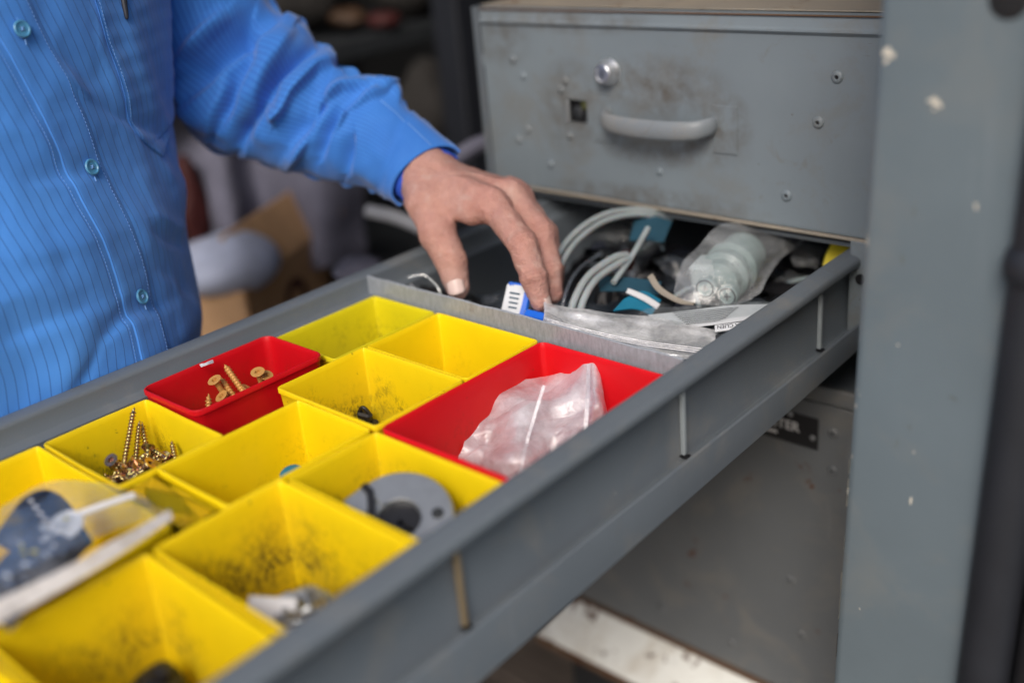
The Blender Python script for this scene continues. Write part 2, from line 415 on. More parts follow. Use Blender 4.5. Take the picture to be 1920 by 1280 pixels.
M['bgwhite'] = plain('pale_plastic_sack', (.50, .55, .72), .6)
M['bgred'] = plain('dull_red', (.045, .004, .004), .7)
M['bgorange'] = plain('dull_orange', (.04, .018, .006), .7)
M['bgbrown'] = plain('brown_sacking', (.017, .015, .014), .9)
M['jeans'] = plain('dark_work_trousers', (.02, .025, .04), .9, bump=.3)
M['leather'] = plain('dark_boot_leather', (.02, .014, .01), .6)
M['ink'] = plain('dark_ink', (.02, .02, .05), .8)
M['yellowcloth'] = plain('yellow_tape', (.55, .45, .02), .5)
def wood():
    g = NG('weathered_boards'); v = g.coord(scale=(.12, 1, 1)); n = g.noise(v, 70, 7, .65, .4)
    c = g.mix(g.ramp(n, .3, .72), (.07, .055, .045), (.21, .17, .14)); g.set(col=c, rough=.85); g.bump(n, .5, .003); return g.m
M['wood'] = wood(); M['panel'] = plain('pale_vehicle_paint', (.20, .28, .33), .4)
def ground():
    g = NG('yard_ground'); n = g.noise(g.coord(), 6, 8, .7); g.set(col=g.mix(g.ramp(n, .3, .7), (.10, .095, .085), (.17, .16, .145)), rough=.95); g.bump(g.noise(g.coord(), 60, 5), .5, .01); return g.m
M['ground'] = ground()

# ---------------------------------------------------------------- setting
FLOOR_Z = -950
def rectsheet(name, x0, x1, y0, y1, z, mat):
    b = MB(); b.add([(x0, y0, z), (x1, y0, z), (x1, y1, z), (x0, y1, z)], [(0, 1, 2, 3)]); o = b.build(name, mat); tag(o, kind='structure'); return o
rectsheet('ground', -60000, 60000, -60000, 60000, FLOOR_Z-34, M['ground'])
fl = bpy.data.objects.new('wooden_floor', None); C.objects.link(fl); tag(fl, kind='structure')
r_ = random.Random(3)
for i in range(16):
    y0 = -900+i*125
    b = MB(); b.box((-1750, y0, FLOOR_Z-30), (1000, y0+119+r_.uniform(-2, 2), FLOOR_Z+r_.uniform(-3, 3)), 3)
    b.build('board', M['wood'], fl)
# the dark interior behind: far wall, end wall, and an unseen cover added to block the sky
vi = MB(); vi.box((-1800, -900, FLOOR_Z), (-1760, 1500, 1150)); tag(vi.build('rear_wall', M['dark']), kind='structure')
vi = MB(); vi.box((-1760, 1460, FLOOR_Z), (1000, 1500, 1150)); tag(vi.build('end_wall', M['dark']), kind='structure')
vi = MB(); vi.box((-1800, -900, 1150), (-320, 1500, 1190)); vi.box((-320, 230, 1150), (1000, 1500, 1190)); tag(vi.build('sky_block_roof', M['dark']), kind='structure')

vi = MB(); vi.box((1000, 60, FLOOR_Z), (1040, 1500, 1190)); tag(vi.build('unseen_side_wall', M['dark']), kind='structure')  # unseen, added to close off light from the right
# ---------------------------------------------------------------- cabinet and closed upper drawer
YC = 210
cab = thing('tool_cabinet', 'grey painted steel tool cabinet holding the drawers, rusty along its bottom edge', 'cabinet', (140, 400, -440))
for sx in (-66, 348):
    b = MB(); b.box((sx, YC+4, -436), (sx+8, 700, 175)); b.build('side_panel', M['rail'], cab)
b = MB(); b.box((-66, 700, -436), (356, 706, 175)); b.build('back_panel', M['dark'], cab)
b = MB(); b.box((-58, YC+6, 6), (348, 700, 9)); b.build('shelf', M['rail'], cab)
b = MB(); b.box((-58, YC+6, -122), (348, 700, -118)); b.build('shelf', M['rail'], cab)
# jamb strip beside the opening
b = MB(); b.box((309, YC-2, -66), (347, YC+3, 14), .6); b.box((309, YC+3, -66), (311, YC+40, 14), .4); jb = b.build('jamb_strip', M['face'], cab)
b = MB(); Mx = frame((319, YC-3, -14), (0, -1, 0)); b.lathe([(4, 0), (4, 1.2)], 16, Mx); b.build('hole', M['black'], jb)
# lower front with name plate
lf = MB()
lf.box((-62, YC, -436), (346, YC+5, -128), 1.2); lf.box((-62, YC-1.5, -126.5), (346, YC+5, -112), 1.5)
lfo = lf.build('lower_front', M['lower'], cab)
rb = MB(); rb.box((-62, YC-2, -441), (346, YC+3, -436.2), 1); rb.build('rusty_edge', M['rust'], cab)
def rivet(px, face, parent, mat, r=4.2, hole=True, y=YC):
    p = on(px, 1, y) if len(px) == 2 else np.array(px)
    Mx = frame((p[0], y-.05, p[2]), (0, -1, 0)); q = MB()
    pr = [(r, 0), (r*.97, .5), (r*.8, 1.2), (r*.5, 1.7)]
    if hole: q.lathe(pr+[(r*.36, 1.6), (r*.30, .4)], 20, Mx)
    else: q.lathe(pr+[(r*.2, 1.9)], 16, Mx)
    o = q.build('rivet', mat, parent)
    if hole:
        h = MB(); h.lathe([(r*.29, .5), (r*.2, .8)], 12, Mx); h.build('hollow', M['black'], o)
    return o
for p in [(1562, 812), (1560, 882), (1482, 1087), (1240, 1137), (1502, 1190), (1370, 1205)]: rivet(p, None, lfo, M['lower'], 5, True)
pl = MB(); pl.box((170, YC-1.3, -171), (287, YC-.2, -142), .4); plate = pl.build('name_plate', M['black'], cab)
for p in ((282.5, -160), (262, -143.9), (176, -160)):
    q = MB(); q.lathe([(2.6, 0), (2.4, .8), (1.2, 1.3)], 14, frame((p[0], YC-1.3, p[1]), (0, -1, 0))); q.build('rivet', M['castzinc'], plate)
def text(body, size, loc, M3, mat, name, parent, extrude=.0001, bold=0, align='LEFT'):
    cu = bpy.data.curves.new(name, 'FONT'); cu.body = body; cu.size = size*MM; cu.extrude = extrude; cu.offset = bold; cu.align_x = align
    t = bpy.data.objects.new(name, cu); C.objects.link(t)
    dg = bpy.context.evaluated_depsgraph_get(); me = bpy.data.meshes.new_from_object(t.evaluated_get(dg)); bpy.data.objects.remove(t)
    me.materials.clear(); me.materials.append(mat)
    Mx = Matrix([list(r) for r in M3]); 
    for i in range(3): Mx[i][3] *= MM
    Mx[0][3] = loc[0]*MM; Mx[1][3] = loc[1]*MM; Mx[2][3] = loc[2]*MM
    me.transform(Mx); return link_mesh(name, me, parent)
FRONT = np.array([[1, 0, 0, 0], [0, 0, -1, 0], [0, 1, 0, 0], [0, 0, 0, 1.]])
text('STER', 12.0, (244.5, YC-1.6, -158.5), FRONT, M['whitep'], 'lettering', plate, .0001, .00018)
q = MB(); q.box((228, YC-1.45, -165.5), (250, YC-1.32, -162.6)); q.build('small_print', M['whitep'], plate)

ud = thing('closed_drawer', 'closed grey steel drawer with a worn bar handle and a chrome lock', 'drawer', (140, YC+60, 16))
b = MB()
b.box((-56, YC+6, 16), (344, YC+330, 172.8), 1.5)                     # drawer box
b.build('box', M['dusty'], ud)
# front panel: pressed sheet with a square hole for the latch, top lip and bead
hx0, hx1, hz0, hz1 = 41.5, 64.5, 79.5, 100
xs = [-52, hx0, hx1, 346]; zs = [18, hz0, hz1, 160]
fp = MB()
for i in range(3):
    for j in range(3):
        if i == 1 and j == 1: continue
        x0, x1, z0, z1 = xs[i], xs[i+1], zs[j], zs[j+1]
        fp.add([(x0, YC, z0), (x1, YC, z0), (x1, YC, z1), (x0, YC, z1)], [(0, 1, 2, 3)])
# hole sides, rounded outer returns and the top bead as a swept profile along x
fp.loops([[(hx0, YC, hz0), (hx1, YC, hz0), (hx1, YC, hz1), (hx0, YC, hz1)], [(hx0, YC+8, hz0), (hx1, YC+8, hz0), (hx1, YC+8, hz1), (hx0, YC+8, hz1)]])
prof = [(YC, 160), (YC-.6, 161), (YC-1.6, 161.8), (YC-2.4, 163), (YC-2.2, 164.4), (YC-.9, 165.2), (YC-.4, 166.2), (YC-.6, 173), (YC+.3, 174.4), (YC+2, 175), (YC+9, 175)]
fp.loops([[(-52, y, z) for y, z in prof], [(346, y, z) for y, z in prof]], close=False)
prof = [(YC, 18), (YC+.2, 16.6), (YC+1.2, 15.8), (YC+12, 15.5)]
fp.loops([[(346, y, z) for y, z in prof], [(-52, y, z) for y, z in prof]], close=False)
fp.add([(-52, YC, 18), (-53.5, YC+1, 18), (-53.5, YC+1, 160), (-52, YC, 160), (-54, YC+14, 18), (-54, YC+14, 173)], [(0, 3, 2, 1), (1, 2, 5, 4)])
fp.build('front_panel', M['face'], ud)
b = MB(); b.box((-53, YC-1.5, 13.2), (346, YC+4, 15.6), .6); b.build('lower_lip', M['dusty'], ud)
b = MB(); b.box((-60, YC+10, 175.2), (346, YC+330, 176.2), .3); b.build('top_sheet', M['dusty'], ud)
b = MB(); b.box((-51, YC-2.1, 173.6), (345, YC-.9, 174.9), .3); b.build('rusty_edge', M['rust'], ud)
b = MB(); b.lathe([(15, 0), (15, 3), (13, 5), (6, 6)], 24, frame((-52.5, YC+16, 128), (-1, 0, 0))); b.build('side_boss', M['face'], ud)
b = MB(); b.box((41.6, YC+5, 79.6), (64.4, YC+5.5, 99.9)); lat = b.build('latch_recess', M['black'], ud)
b = MB(); b.lathe([(6, 0), (6, 2), (4.5, 3)], 20, frame((52, YC+4.9, 88), (0, -1, 0))); b.build('latch_barrel', M['darkgrey'], lat)
b = MB(); b.box((41.2, YC-1.6, 79), (45, YC+3, 99), 1.2); b.build('latch_plate', M['castzinc'], lat)
b = MB(); b.box((57.5, YC+1, 92), (63.5, YC+2.4, 99), .5); b.build('latch_plate', M['brass'], lat)
# handle: bowed bar between two mounting plates
hp = on((1365, 240), 1, YC)
for (x0, x1, z0, z1) in ((191, 213, 68, 106), (72, 92, 66, 104)):
    b = MB(); b.box((x0, YC-1.1, z0), (x1, YC-.1, z1), .9); b.build('handle_plate', M['face'], ud)
hb = MB(); pts = [(89, YC+1, 90), (90, YC-8, 89.5), (99, YC-17, 88), (120, YC-21, 87), (141, YC-22, 86.8), (162, YC-21, 87), (182, YC-17, 88), (191, YC-8, 89.5), (192, YC+1, 90)]
P = cr(pts, 8); L = []
for i in range(len(P)):
    T = np.gradient(P, axis=0)[i]; T /= np.linalg.norm(T); up = np.array([0, 0, 1.]); side = np.cross(T, up); side /= np.linalg.norm(side)
    a = np.arange(16)*2*math.pi/16; wz = 6.6+1.5*math.sin(math.pi*i/(len(P)-1))
    L.append(P[i]+np.outer(np.cos(a)*3.4, side)+np.outer(np.sin(a)*wz, up))
hb.loops(L, True, True); hb.build('handle', steel_paint('handle_paint', (.19, .215, .24), .7, .5, 0, 8.2), ud)
b = MB(); Mx = frame((90.5, YC, 125.5), (0, -1, 0))
b.lathe([(11.5, 0), (11.5, 1.2), (10.2, 3), (9.2, 6), (8.6, 9), (7.4, 10.2), (5.9, 10.4), (5.4, 9.6), (1, 9.6)], 32, Mx); lk = b.build('lock', M['chrome'], ud)
b = MB(); b.box((-.6, -2.6, 9.6), (.6, 2.6, 9.8), M=Mx); b.build('keyhole', M['black'], lk)
for p in [(1570, 145), (1534, 230), (1475, 367)]: rivet(p, None, ud, M['face'], 4.6, True)
for p in [(981, 143), (1060, 152), (1052, 168), (962, 112), (990, 243), (973, 262), (1068, 255), (1033, 308), (1237, 322)]: rivet(p, None, ud, M['face'], 3.6, False)

# ---------------------------------------------------------------- right-hand post
post = thing('steel_post', 'wide grey painted steel post with chipped edges in front of the cabinet, right side', 'post', (470, 40, FLOOR_Z))
YP = 30
def postx(px, py): return on((px, py), 1, YP)
zt, zb = 700, FLOOR_Z
A0 = postx(1650, 0); A1 = postx(1560, 1280); B0 = postx(1962, 0); B1 = postx(1798, 1280)
def lx(a, b_, z): return a[0]+(b_[0]-a[0])*(z-a[2])/(b_[2]-a[2])
b = MB(); L = []
for z in np.linspace(zb, zt, 60):
    xl = lx(A0, A1, z)+vnoise(np.array([z/60., 0, 3.])).item()*.25; xr = lx(B0, B1, z)+6
    L.append([(xl+6, YP+60, z), (xl+.4, YP+46, z), (xl, YP+40, z), (xl, YP+5, z), (xl+.7, YP+2, z), (xl+2.6, YP+.5, z), (xl+5.5, YP, z), (xl+40, YP+.3, z), (xl+80, YP, z), (xr, YP+.2, z), (xr, YP+60, z)])
L = [[q for q in l] for l in L]
b.loops([np.array(l) for l in L], close=False)
pb = b.build('post_body', M['post'], post)
b = MB(); L = []
for z in np.linspace(zb, zt, 30):
    xl = lx(B0, B1, z); a = np.linspace(0, math.pi, 9)
    ring = [(xl+14-14*math.cos(t), YP-3-13*math.sin(t), z) for t in a]+[(xl+29, YP+20, z), (xl-1, YP+20, z)]
    L.append(np.array(ring))
b.loops(L); b.build('rubber_seal', M['rubber'], post)
b = MB(); L = []
for z in np.linspace(zb, zt, 30):
    xl = lx(B0, B1, z)+29.5; a = np.linspace(0, math.pi, 9)
    ring = [(xl+10-10*math.cos(t), YP-1-7*math.sin(t), z) for t in a]+[(xl+21, YP+20, z), (xl-1, YP+20, z)]
    L.append(np.array(ring))
b.loops(L); b.build('rubber_seal', M['black'], post)
b = MB(); L = []
for z in np.linspace(zb, zt, 12):
    xl = lx(B0, B1, z)+51; L.append([(xl, YP+2, z), (xl, YP-6, z), (xl+4, YP-9, z), (xl+700, YP-9, z), (xl+700, YP+20, z), (xl, YP+20, z)])
b.loops(L, True, True); tag(b.build('vehicle_panel', M['panel']), 'pale blue-grey vehicle panel showing past the black seal at the lower right corner', 'panel')
jz = postx(1890, 485)[2]; b = MB(); L = []
for dz_, w_ in ((-9, 0), (-6, 2.2), (0, 3), (6, 2.4), (10, 0)):
    xl = lx(B0, B1, jz+dz_); a = np.linspace(0, math.pi, 11); L.append([(xl+14-(14.3+w_)*math.cos(t), YP-3-(13.3+w_)*math.sin(t), jz+dz_) for t in a])
b.loops(L, close=False); b.build('seal_joint', M['rubber'], post)
b = MB(); p = postx(1893, -2); b.lathe([(9.5, -.2), (9.5, .4), (8.5, .6)], 26, frame((p[0], YP, p[2]), (0, -1, 0))); b.build('hole', M['black'], post)
# paint flakes: real chips where bare primer shows
def flake(px, r, mat=None, asp=1., ang=0, seed=0):
    p = postx(*px); rr = np.random.default_rng(seed); n = 18; a = np.arange(n)*2*math.pi/n
    rad = r*(.35+.9*rr.random(n))*(1+.3*np.sin(a*2+rr.random()*6)); x = rad*np.cos(a)*asp; z = rad*np.sin(a)
    ca, sa = math.cos(ang), math.sin(ang)
    V = [(p[0]+x[i]*ca-z[i]*sa, YP-.22, p[2]+x[i]*sa+z[i]*ca) for i in range(n)]+[(p[0], YP-.3, p[2])]
    q = MB(); q.add(V, [(i, (i+1) % n, n) for i in range(n)]); q.build('paint_chip', mat or M['chip'], post)
M['chip'] = plain('bare_primer', (.62, .58, .50), .7)
for i, (px, r, asp) in enumerate([((1668, 100), 3.6, .75), ((1662, 115), 2.2, .6), ((1752, 190), 3.0, 1.2), ((1830, 386), 1.5, 1), ((1752, 205), .9, 1), ((1714, 846), .9, .6), ((1708, 938), 1.9, .7), ((1612, 1140), .7, .8), ((1612, 740), .8, .35), ((1608, 730), .6, .3), ((1684, 646), .9, .6), ((1627, 450), 3.6, .12), ((1605, 760), 2.2, .12), ((1598, 855), 1.4, .2), ((1590, 920), 2.2, .12)]):
    flake(px, r, None, asp, -.05, i)
for i, (px, r, asp) in enumerate([((1692, 485), 3.2, .3), ((1715, 395), 3.2, .2), ((1682, 830), 3, .15), ((1787, 746), 1.2, 2.2), ((1706, 800), 1.5, .3)]):
    flake(px, r, plain('old_smear', (.12, .14, .14), .6), asp, 0, 30+i)
# edge chips sit on the rounded front corner
def edge_chip(py, ln, wd, mat):
    z = on((1600, py), 1, YP)[2]; q = MB(); V = []; F = []
    for i, t in enumerate(np.linspace(-1, 1, 9)):
        zz = z+t*ln; xl = lx(A0, A1, zz); ww = wd*math.sqrt(max(0.03, 1-t*t))*(.7+.3*math.sin(i*5.1))
        V += [(xl-.15, YP+4.5, zz), (xl+.15, YP+3.2-ww*.3, zz), (xl+.5+ww*.4, YP+1.4-ww*.2, zz)]
    F = [(3*i+j, 3*i+j+1, 3*i+j+4, 3*i+j+3) for i in range(8) for j in range(2)]
    q.add(V, F); q.build('edge_chip', mat, post)
for py, ln, wd in ((1028, 4.5, 2), (1120, 14, .7), (1160, 6, .8), (930, 10, .5), (880, 5, .5)): edge_chip(py, ln, wd, M['chip'])
edge_chip(1236, 6, 2, M['rust']); edge_chip(1215, 5, 1, M['rust'])
b = MB(); sill = thing('white_sill', 'white painted steel ledge with rust stains below the cabinet', 'sill', (300, 170, -446))
b.loops([[(x0_, 168, -474), (x0_+3, 169, -471.5), (x0_+22, 206, -441), (x0_+22, 207, -441), (x0_+22, 207, -447), (x0_+3, 170, -478), (x0_, 168, -478)] for x0_ in (-16, 980)], True, True)
b.build('ledge', M['white'], sill)
b = MB(); b.loops([[(x0_, 165.5, -482), (x0_, 165.5, -474.5), (x0_, 167.8, -473.6), (x0_, 167.8, -482)] for x0_ in (-15, 980)], True, True); b.build('rusty_lip', M['rust'], sill)
b = MB(); b.box((8, 207.3, -470), (1000, 209.2, -436.8), .5); b.build('riser', M['rust'], sill)
b = MB(); b.box((-10, 215, -949), (1000, 225, -450)); b.build('skirt', M['dark'], sill)

# ---------------------------------------------------------------- the pulled-out drawer
dr = thing('open_drawer', 'long pulled-out grey steel drawer holding yellow and red bins', 'drawer', (150, -50, -96))
Y0, Y1_ = -560, 560
def sweep_y(name, prof, mat, y0=Y0, y1=Y1_, n=40, wob=.25, closed=True, seed=1):
    q = MB(); L = []
    for y in np.linspace(y0, y1, n):
        dx = vnoise(np.array([y/90., seed, 0.])).item()*wob; dz = vnoise(np.array([y/110., seed, 5.])).item()*wob
        L.append(np.array([(x+dx, y, z+dz) for x, z in prof]))
    q.loops(L, closed, closed, closed); return q.build(name, mat, dr, 50)
def zt_(y): return -.4+.0225*y
def zl_(y): return -56.5+.027*y
def zb_of(y): return -83+.056*y
q = MB(); L = []
for y in np.linspace(Y0, Y1_, 80):
    a, l_, b0 = zt_(y), zl_(y), zb_of(y); dx = vnoise(np.array([y/90., 1, 0.])).item()*.3; dz = vnoise(np.array([y/60., 1, 5.])).item()*.25
    pr = [(303, b0+5), (303, a-3.2), (303.2, a-1.2), (304.2, a-.3), (305.6, a), (310.2, a-.5), (311.2, a-1.1), (312, a-1.2), (316.2, a-2.6), (317.5, a-3.8), (317.9, a-5.4), (317.9, a-8.2), (317.2, a-9.4), (315.8, a-10), (309.2, a-10.4), (308, a-11.6), (308, l_-4.0), (309.2, l_-6.4), (315.2, l_-6.2), (317.4, l_-1.6), (318.6, l_+.2), (319.5, l_-.1), (320, l_-1.2), (320, b0), (306, b0), (306, b0+5)]
    L.append(np.array([(x+dx, y, z+(dz if z > l_-3 else 0)) for x, z in pr]))
q.loops(L, True, True); q.build('near_side', M['rail'], dr, 50)
far = [(10.5, -70), (10.5, -16.4), (9.6, -15.7), (1.8, -15.2), (.9, -14.4), (.8, -3.2), (.3, -1.3), (-1, -.5), (-11.2, 0), (-12.8, -.5), (-13.8, -1.8), (-14, -3.5), (-14, -72), (-11, -72), (-11, -70)]
sweep_y('far_side', far, M['rail'], seed=4)
q = MB(); q.loops([[(-12, y, zb_of(y)+4), (305, y, zb_of(y)+4), (305, y, zb_of(y)+1), (-12, y, zb_of(y)+1)] for y in (Y0+1, Y1_-1)], True, True); q.build('bottom', M['rail'], dr)
# divider sheet
q = MB(); L = []
for x in np.linspace(1.0, 302.8, 42):
    dz = .5*vnoise(np.array([x/14., 1, 1.])).item(); dy = .8*math.sin((x-8)/294*math.pi)
    L.append(np.array([(x, -1.2+dy, -77), (x, -1.2+dy, -1+dz), (x, -.5+dy, -.2+dz), (x, .6+dy, -.6+dz), (x, .6+dy, -77)]))
q.loops(L, True, True); q.build('divider', M['zinc'], dr)
M['tab'] = plain('bare_tab_metal', (.24, .27, .29), .55); M['tabb'] = plain('tarnished_tab', (.19, .145, .085), .6)
for yy in (-13, -212, 163, -400):
    q = MB(); q.box((308.2, yy-1.5, zl_(yy)-3.6), (311.4, yy+1.7, zt_(yy)-12.0), .5); q.build('divider_tab', M['tab'] if yy != -212 else M['tabb'], dr)
    q = MB(); q.box((308.2, yy-2.6, zl_(yy)-4.6), (313.5, yy+2.4, zl_(yy)-3.9)); q.build('slot', M['black'], dr)

# ---------------------------------------------------------------- bins
def rr_loop(x0, x1, y0, y1, r, z, n=5):
    pts = []
    for cx, cy, a0 in ((x1-r, y1-r, 0), (x0+r, y1-r, 90), (x0+r, y0+r, 180), (x1-r, y0+r, 270)):
        for i in range(n):
            a = R_(a0+90*i/(n-1)); pts.append((cx+r*math.cos(a), cy+r*math.sin(a), z))
    return pts
def subdiv_loop(l, z, mseg=8):
    out = []; n = len(l)
    for i in range(n):
        a = np.array(l[i]); b_ = np.array(l[(i+1) % n]); k = mseg if np.linalg.norm(b_-a) > 15 else 1
        for t in range(k): out.append(a+(b_-a)*t/k)
    return out
binseed = 0
def bin_(x0, x1, y0, y1, z, h, mat, label, r=3.0, taper=3.5, t=1.5, tilt=0):
    global binseed; binseed += 1
    h = z-(zb_of(y1)+5.5)-(2 if z > -10 else 0)
    cx, cy = (x0+x1)/2, (y0+y1)/2; W, H = (x1-x0)/2, (y1-y0)/2
    def lp(ins, zz, rad):
        l = subdiv_loop(rr_loop(-W+ins, W-ins, -H+ins, H-ins, max(.6, rad), zz), zz); l = np.array(l)
        wv = .55*math.exp(zz/18)
        l[:, 0] += wv*np.array([vnoise(np.array([p[0]/30, p[1]/30, binseed*3.1])).item() for p in l])
        l[:, 1] += wv*np.array([vnoise(np.array([p[0]/30, p[1]/30, binseed*5.7])).item() for p in l])
        return l
    L = []
    for i, zz in enumerate([-h+1, -h*.7, -h*.4, -10, -4.5]): L.append(lp(.6+taper*(-zz/h), zz, r))
    L = [lp(taper+2, -h, r-1)]+L
    L += [lp(.5, -4.0, r), lp(0, -3.6, r), lp(0, -.5, r), lp(.4, 0, r), lp(t-.2, 0, r-t), lp(t+.1, -.5, r-t)]
    for zz in [-4, -10, -h*.4, -h*.7, -h+3]: L.append(lp(t+.3+taper*(-zz/h), zz, r-t+.4))
    L.append(lp(t+taper+1.5, -h+1.6, r-t))
    b = MB(); b.loops(L, True, True)
    o = b.build('plastic_bin', mat, None, 40)
    if tilt: o.rotation_euler = (R_(tilt), 0, 0)
    o.location = (cx*MM, cy*MM, z*MM)
    tag(o, label, 'bin', 'plastic bins in the drawer'); return o
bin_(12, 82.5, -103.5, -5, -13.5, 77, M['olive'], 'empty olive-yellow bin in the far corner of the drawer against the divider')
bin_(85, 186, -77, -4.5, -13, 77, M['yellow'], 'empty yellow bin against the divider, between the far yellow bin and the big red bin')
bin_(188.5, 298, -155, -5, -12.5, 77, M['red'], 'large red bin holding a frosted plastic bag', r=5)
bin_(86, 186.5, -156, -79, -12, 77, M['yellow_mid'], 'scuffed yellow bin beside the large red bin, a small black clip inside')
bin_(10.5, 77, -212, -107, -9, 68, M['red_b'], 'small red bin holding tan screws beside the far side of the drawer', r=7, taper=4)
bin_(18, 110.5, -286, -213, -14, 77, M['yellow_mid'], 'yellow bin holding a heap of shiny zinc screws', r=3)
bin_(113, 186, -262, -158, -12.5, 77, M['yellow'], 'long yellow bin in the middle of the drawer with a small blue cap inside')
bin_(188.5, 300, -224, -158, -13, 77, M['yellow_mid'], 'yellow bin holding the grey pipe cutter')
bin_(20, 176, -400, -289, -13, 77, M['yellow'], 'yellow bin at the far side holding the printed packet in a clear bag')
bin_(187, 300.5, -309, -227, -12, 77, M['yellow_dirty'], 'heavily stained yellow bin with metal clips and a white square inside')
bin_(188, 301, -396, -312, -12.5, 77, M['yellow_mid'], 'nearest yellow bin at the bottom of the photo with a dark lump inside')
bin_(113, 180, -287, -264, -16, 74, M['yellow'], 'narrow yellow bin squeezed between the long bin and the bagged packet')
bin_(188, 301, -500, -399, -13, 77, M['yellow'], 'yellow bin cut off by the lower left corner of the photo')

tag(sheet('label_scrap', [[on((374, 683), 2, -8), on((386, 679), 2, -6), on((399, 674), 2, -8)], [on((377, 688), 2, -7.5), on((389, 683), 2, -5.5), on((401, 679), 2, -7.5)]], M['whitep'], None, 6, 8, .3, 6, 3, .3), 'tiny torn white label scrap on the back rim of the small red bin', 'scrap')

# ---------------------------------------------------------------- screws
def screw_mesh(name, Ln, r, pitch, headr, thread_from, mat, star=True):
    b = MB(); n = 18; L = []; nz = int(Ln*2.4)
    a = np.arange(n)*2*math.pi/n
    for i in range(nz+1):
        z = Ln*i/nz                                        # z = 0 tip, Ln head top
        core = r*.62*min(1, (z+.3)/4.5)
        ph = (z/pitch-a/(2*math.pi)) % 1; tri = np.maximum(0, 1-np.abs(ph-.5)*4.2)
        rad = core+tri*(r-r*.62)*min(1, (z+.8)/4.) if z < thread_from else np.full(n, r*.72)
        hz = Ln-headr*.95
        if z > hz: rad = np.maximum(rad, headr*((z-hz)/(Ln-hz))**.85)
        L.append(np.stack([rad*np.cos(a), rad*np.sin(a), np.full(n, z)], 1))
    st = headr*.42*(1+.28*np.cos(a*6)) if star else headr*.35*np.ones(n)
    L.append(np.stack([headr*.97*np.cos(a), headr*.97*np.sin(a), np.full(n, Ln+.25)], 1))
    L.append(np.stack([st*np.cos(a), st*np.sin(a), np.full(n, Ln+.2)], 1))
    L.append(np.stack([st*.85*np.cos(a), st*.85*np.sin(a), np.full(n, Ln-1.8)], 1))
    b.loops(L, True, True); o = b.build(name, mat, None, 45); me = o.data; bpy.data.objects.remove(o); return me
me_tan = screw_mesh('screw', 36, 2.7, 2.5, 5.0, 25, M['tan'])
me_long = screw_mesh('screw', 54, 2.3, 2.3, 4.5, 34, M['irid'])
me_mid = screw_mesh('screw', 40, 2.3, 2.3, 4.5, 27, M['irid'])
me_short = screw_mesh('screw', 26, 2.2, 2.3, 4.6, 20, M['irid'])
def put_screw(me, tip, head, label, group, Ln):
    tip = np.array(tip, float); head = np.array(head, float); d = head-tip
    Mx = frame(tip, d, np.array([.3, .8, .1])); o = bpy.data.objects.new('screw', me); C.objects.link(o)
    mt = Matrix(Mx.tolist()); 
    for i in range(3): mt[i][3] *= MM
    o.matrix_world = mt; tag(o, label, 'screw', group); return o
def scr(tip_px, tz, head_px, hz, me, Ln, label, group):
    t = on(tip_px, 2, tz); h = on(head_px, 2, hz); d = (h-t); d /= np.linalg.norm(d); return put_screw(me, t, t+d*Ln, label, group, Ln)
g1 = 'tan screws in the small red bin'
def scr_d(tip_px, td, head_px, hd, me, Ln, label, g, fix='head'):
    t = at(*tip_px, td); h = at(*head_px, hd); d = h-t; d /= np.linalg.norm(d)
    if fix == 'head': t = h-d*Ln
    return put_screw(me, t, t+d*Ln, label, g, Ln)
dR = pj(np.array([50, -160, -35.]))[2]
scr_d((421, 683), dR+8, (462, 742), dR-4, me_tan, 38, 'tan screw standing point up, the tallest in the small red bin', g1, 'tip')
scr_d((412, 706), dR+6, (455, 765), dR-4, me_tan, 38, 'tan screw point up just left of the tallest one in the small red bin', g1, 'tip')
scr_d((450, 780), dR+16, (402, 712), dR-6, me_tan, 36, 'tan screw with its flared head raised at the left of the cluster', g1)
scr_d((470, 790), dR+10, (415, 742), dR-8, me_tan, 36, 'tan screw lying head first just under the raised flared head', g1)
scr_d((391, 738), dR-2, (392, 800), dR-6, me_tan, 38, 'lone tan screw pointing straight up left of the cluster', g1, 'tip')
scr_d((505, 760), dR+20, (483, 697), dR-2, me_tan, 36, 'tan screw showing its star-slotted round head to the camera', g1)
scr_d((490, 765), dR+24, (499, 703), dR+4, me_tan, 36, 'tan screw leaning behind the star-slotted head', g1)
scr_d((425, 790), dR+2, (465, 728), dR-2, me_tan, 36, 'tan screw whose small head shows at the right foot of the tallest screw', g1)
g2 = 'zinc screws heaped in the yellow bin'
dY = pj(np.array([60, -245, -40.]))[2]
scr_d((252, 763), dY+18, (232, 870), dY+8, me_long, 54, 'longest zinc screw standing point up in the yellow bin corner', g2, 'tip')
scr_d((262, 788), dY+22, (252, 890), dY+8, me_mid, 46, 'zinc screw standing point up right beside the longest one', g2, 'tip')
scr_d((266, 790), dY+26, (282, 880), dY+14, me_mid, 46, 'zinc screw leaning right behind the two upright screws', g2, 'tip')
scr_d((322, 825), dY+18, (333, 880), dY+6, me_short, 26, 'short zinc screw point up at the right end of the heap', g2, 'tip')
scr_d((232, 880), dY+10, (208, 862), dY-2, me_short, 26, 'zinc screw with its flared head raised at the left end of the heap', g2)
scr_d((275, 835), dY+20, (318, 862), dY+10, me_short, 26, 'zinc screw lying across the heap with its thread to the left', g2)
scr_d((235, 895), dY+10, (260, 872), dY, me_short, 26, 'zinc screw head up in the middle of the heap', g2)
scr_d((250, 900), dY, (282, 868), dY-4, me_short, 26, 'zinc screw with a bright cone head at the heap centre', g2)
rs = random.Random(11)
base_c = on((262, 880), 2, -42)
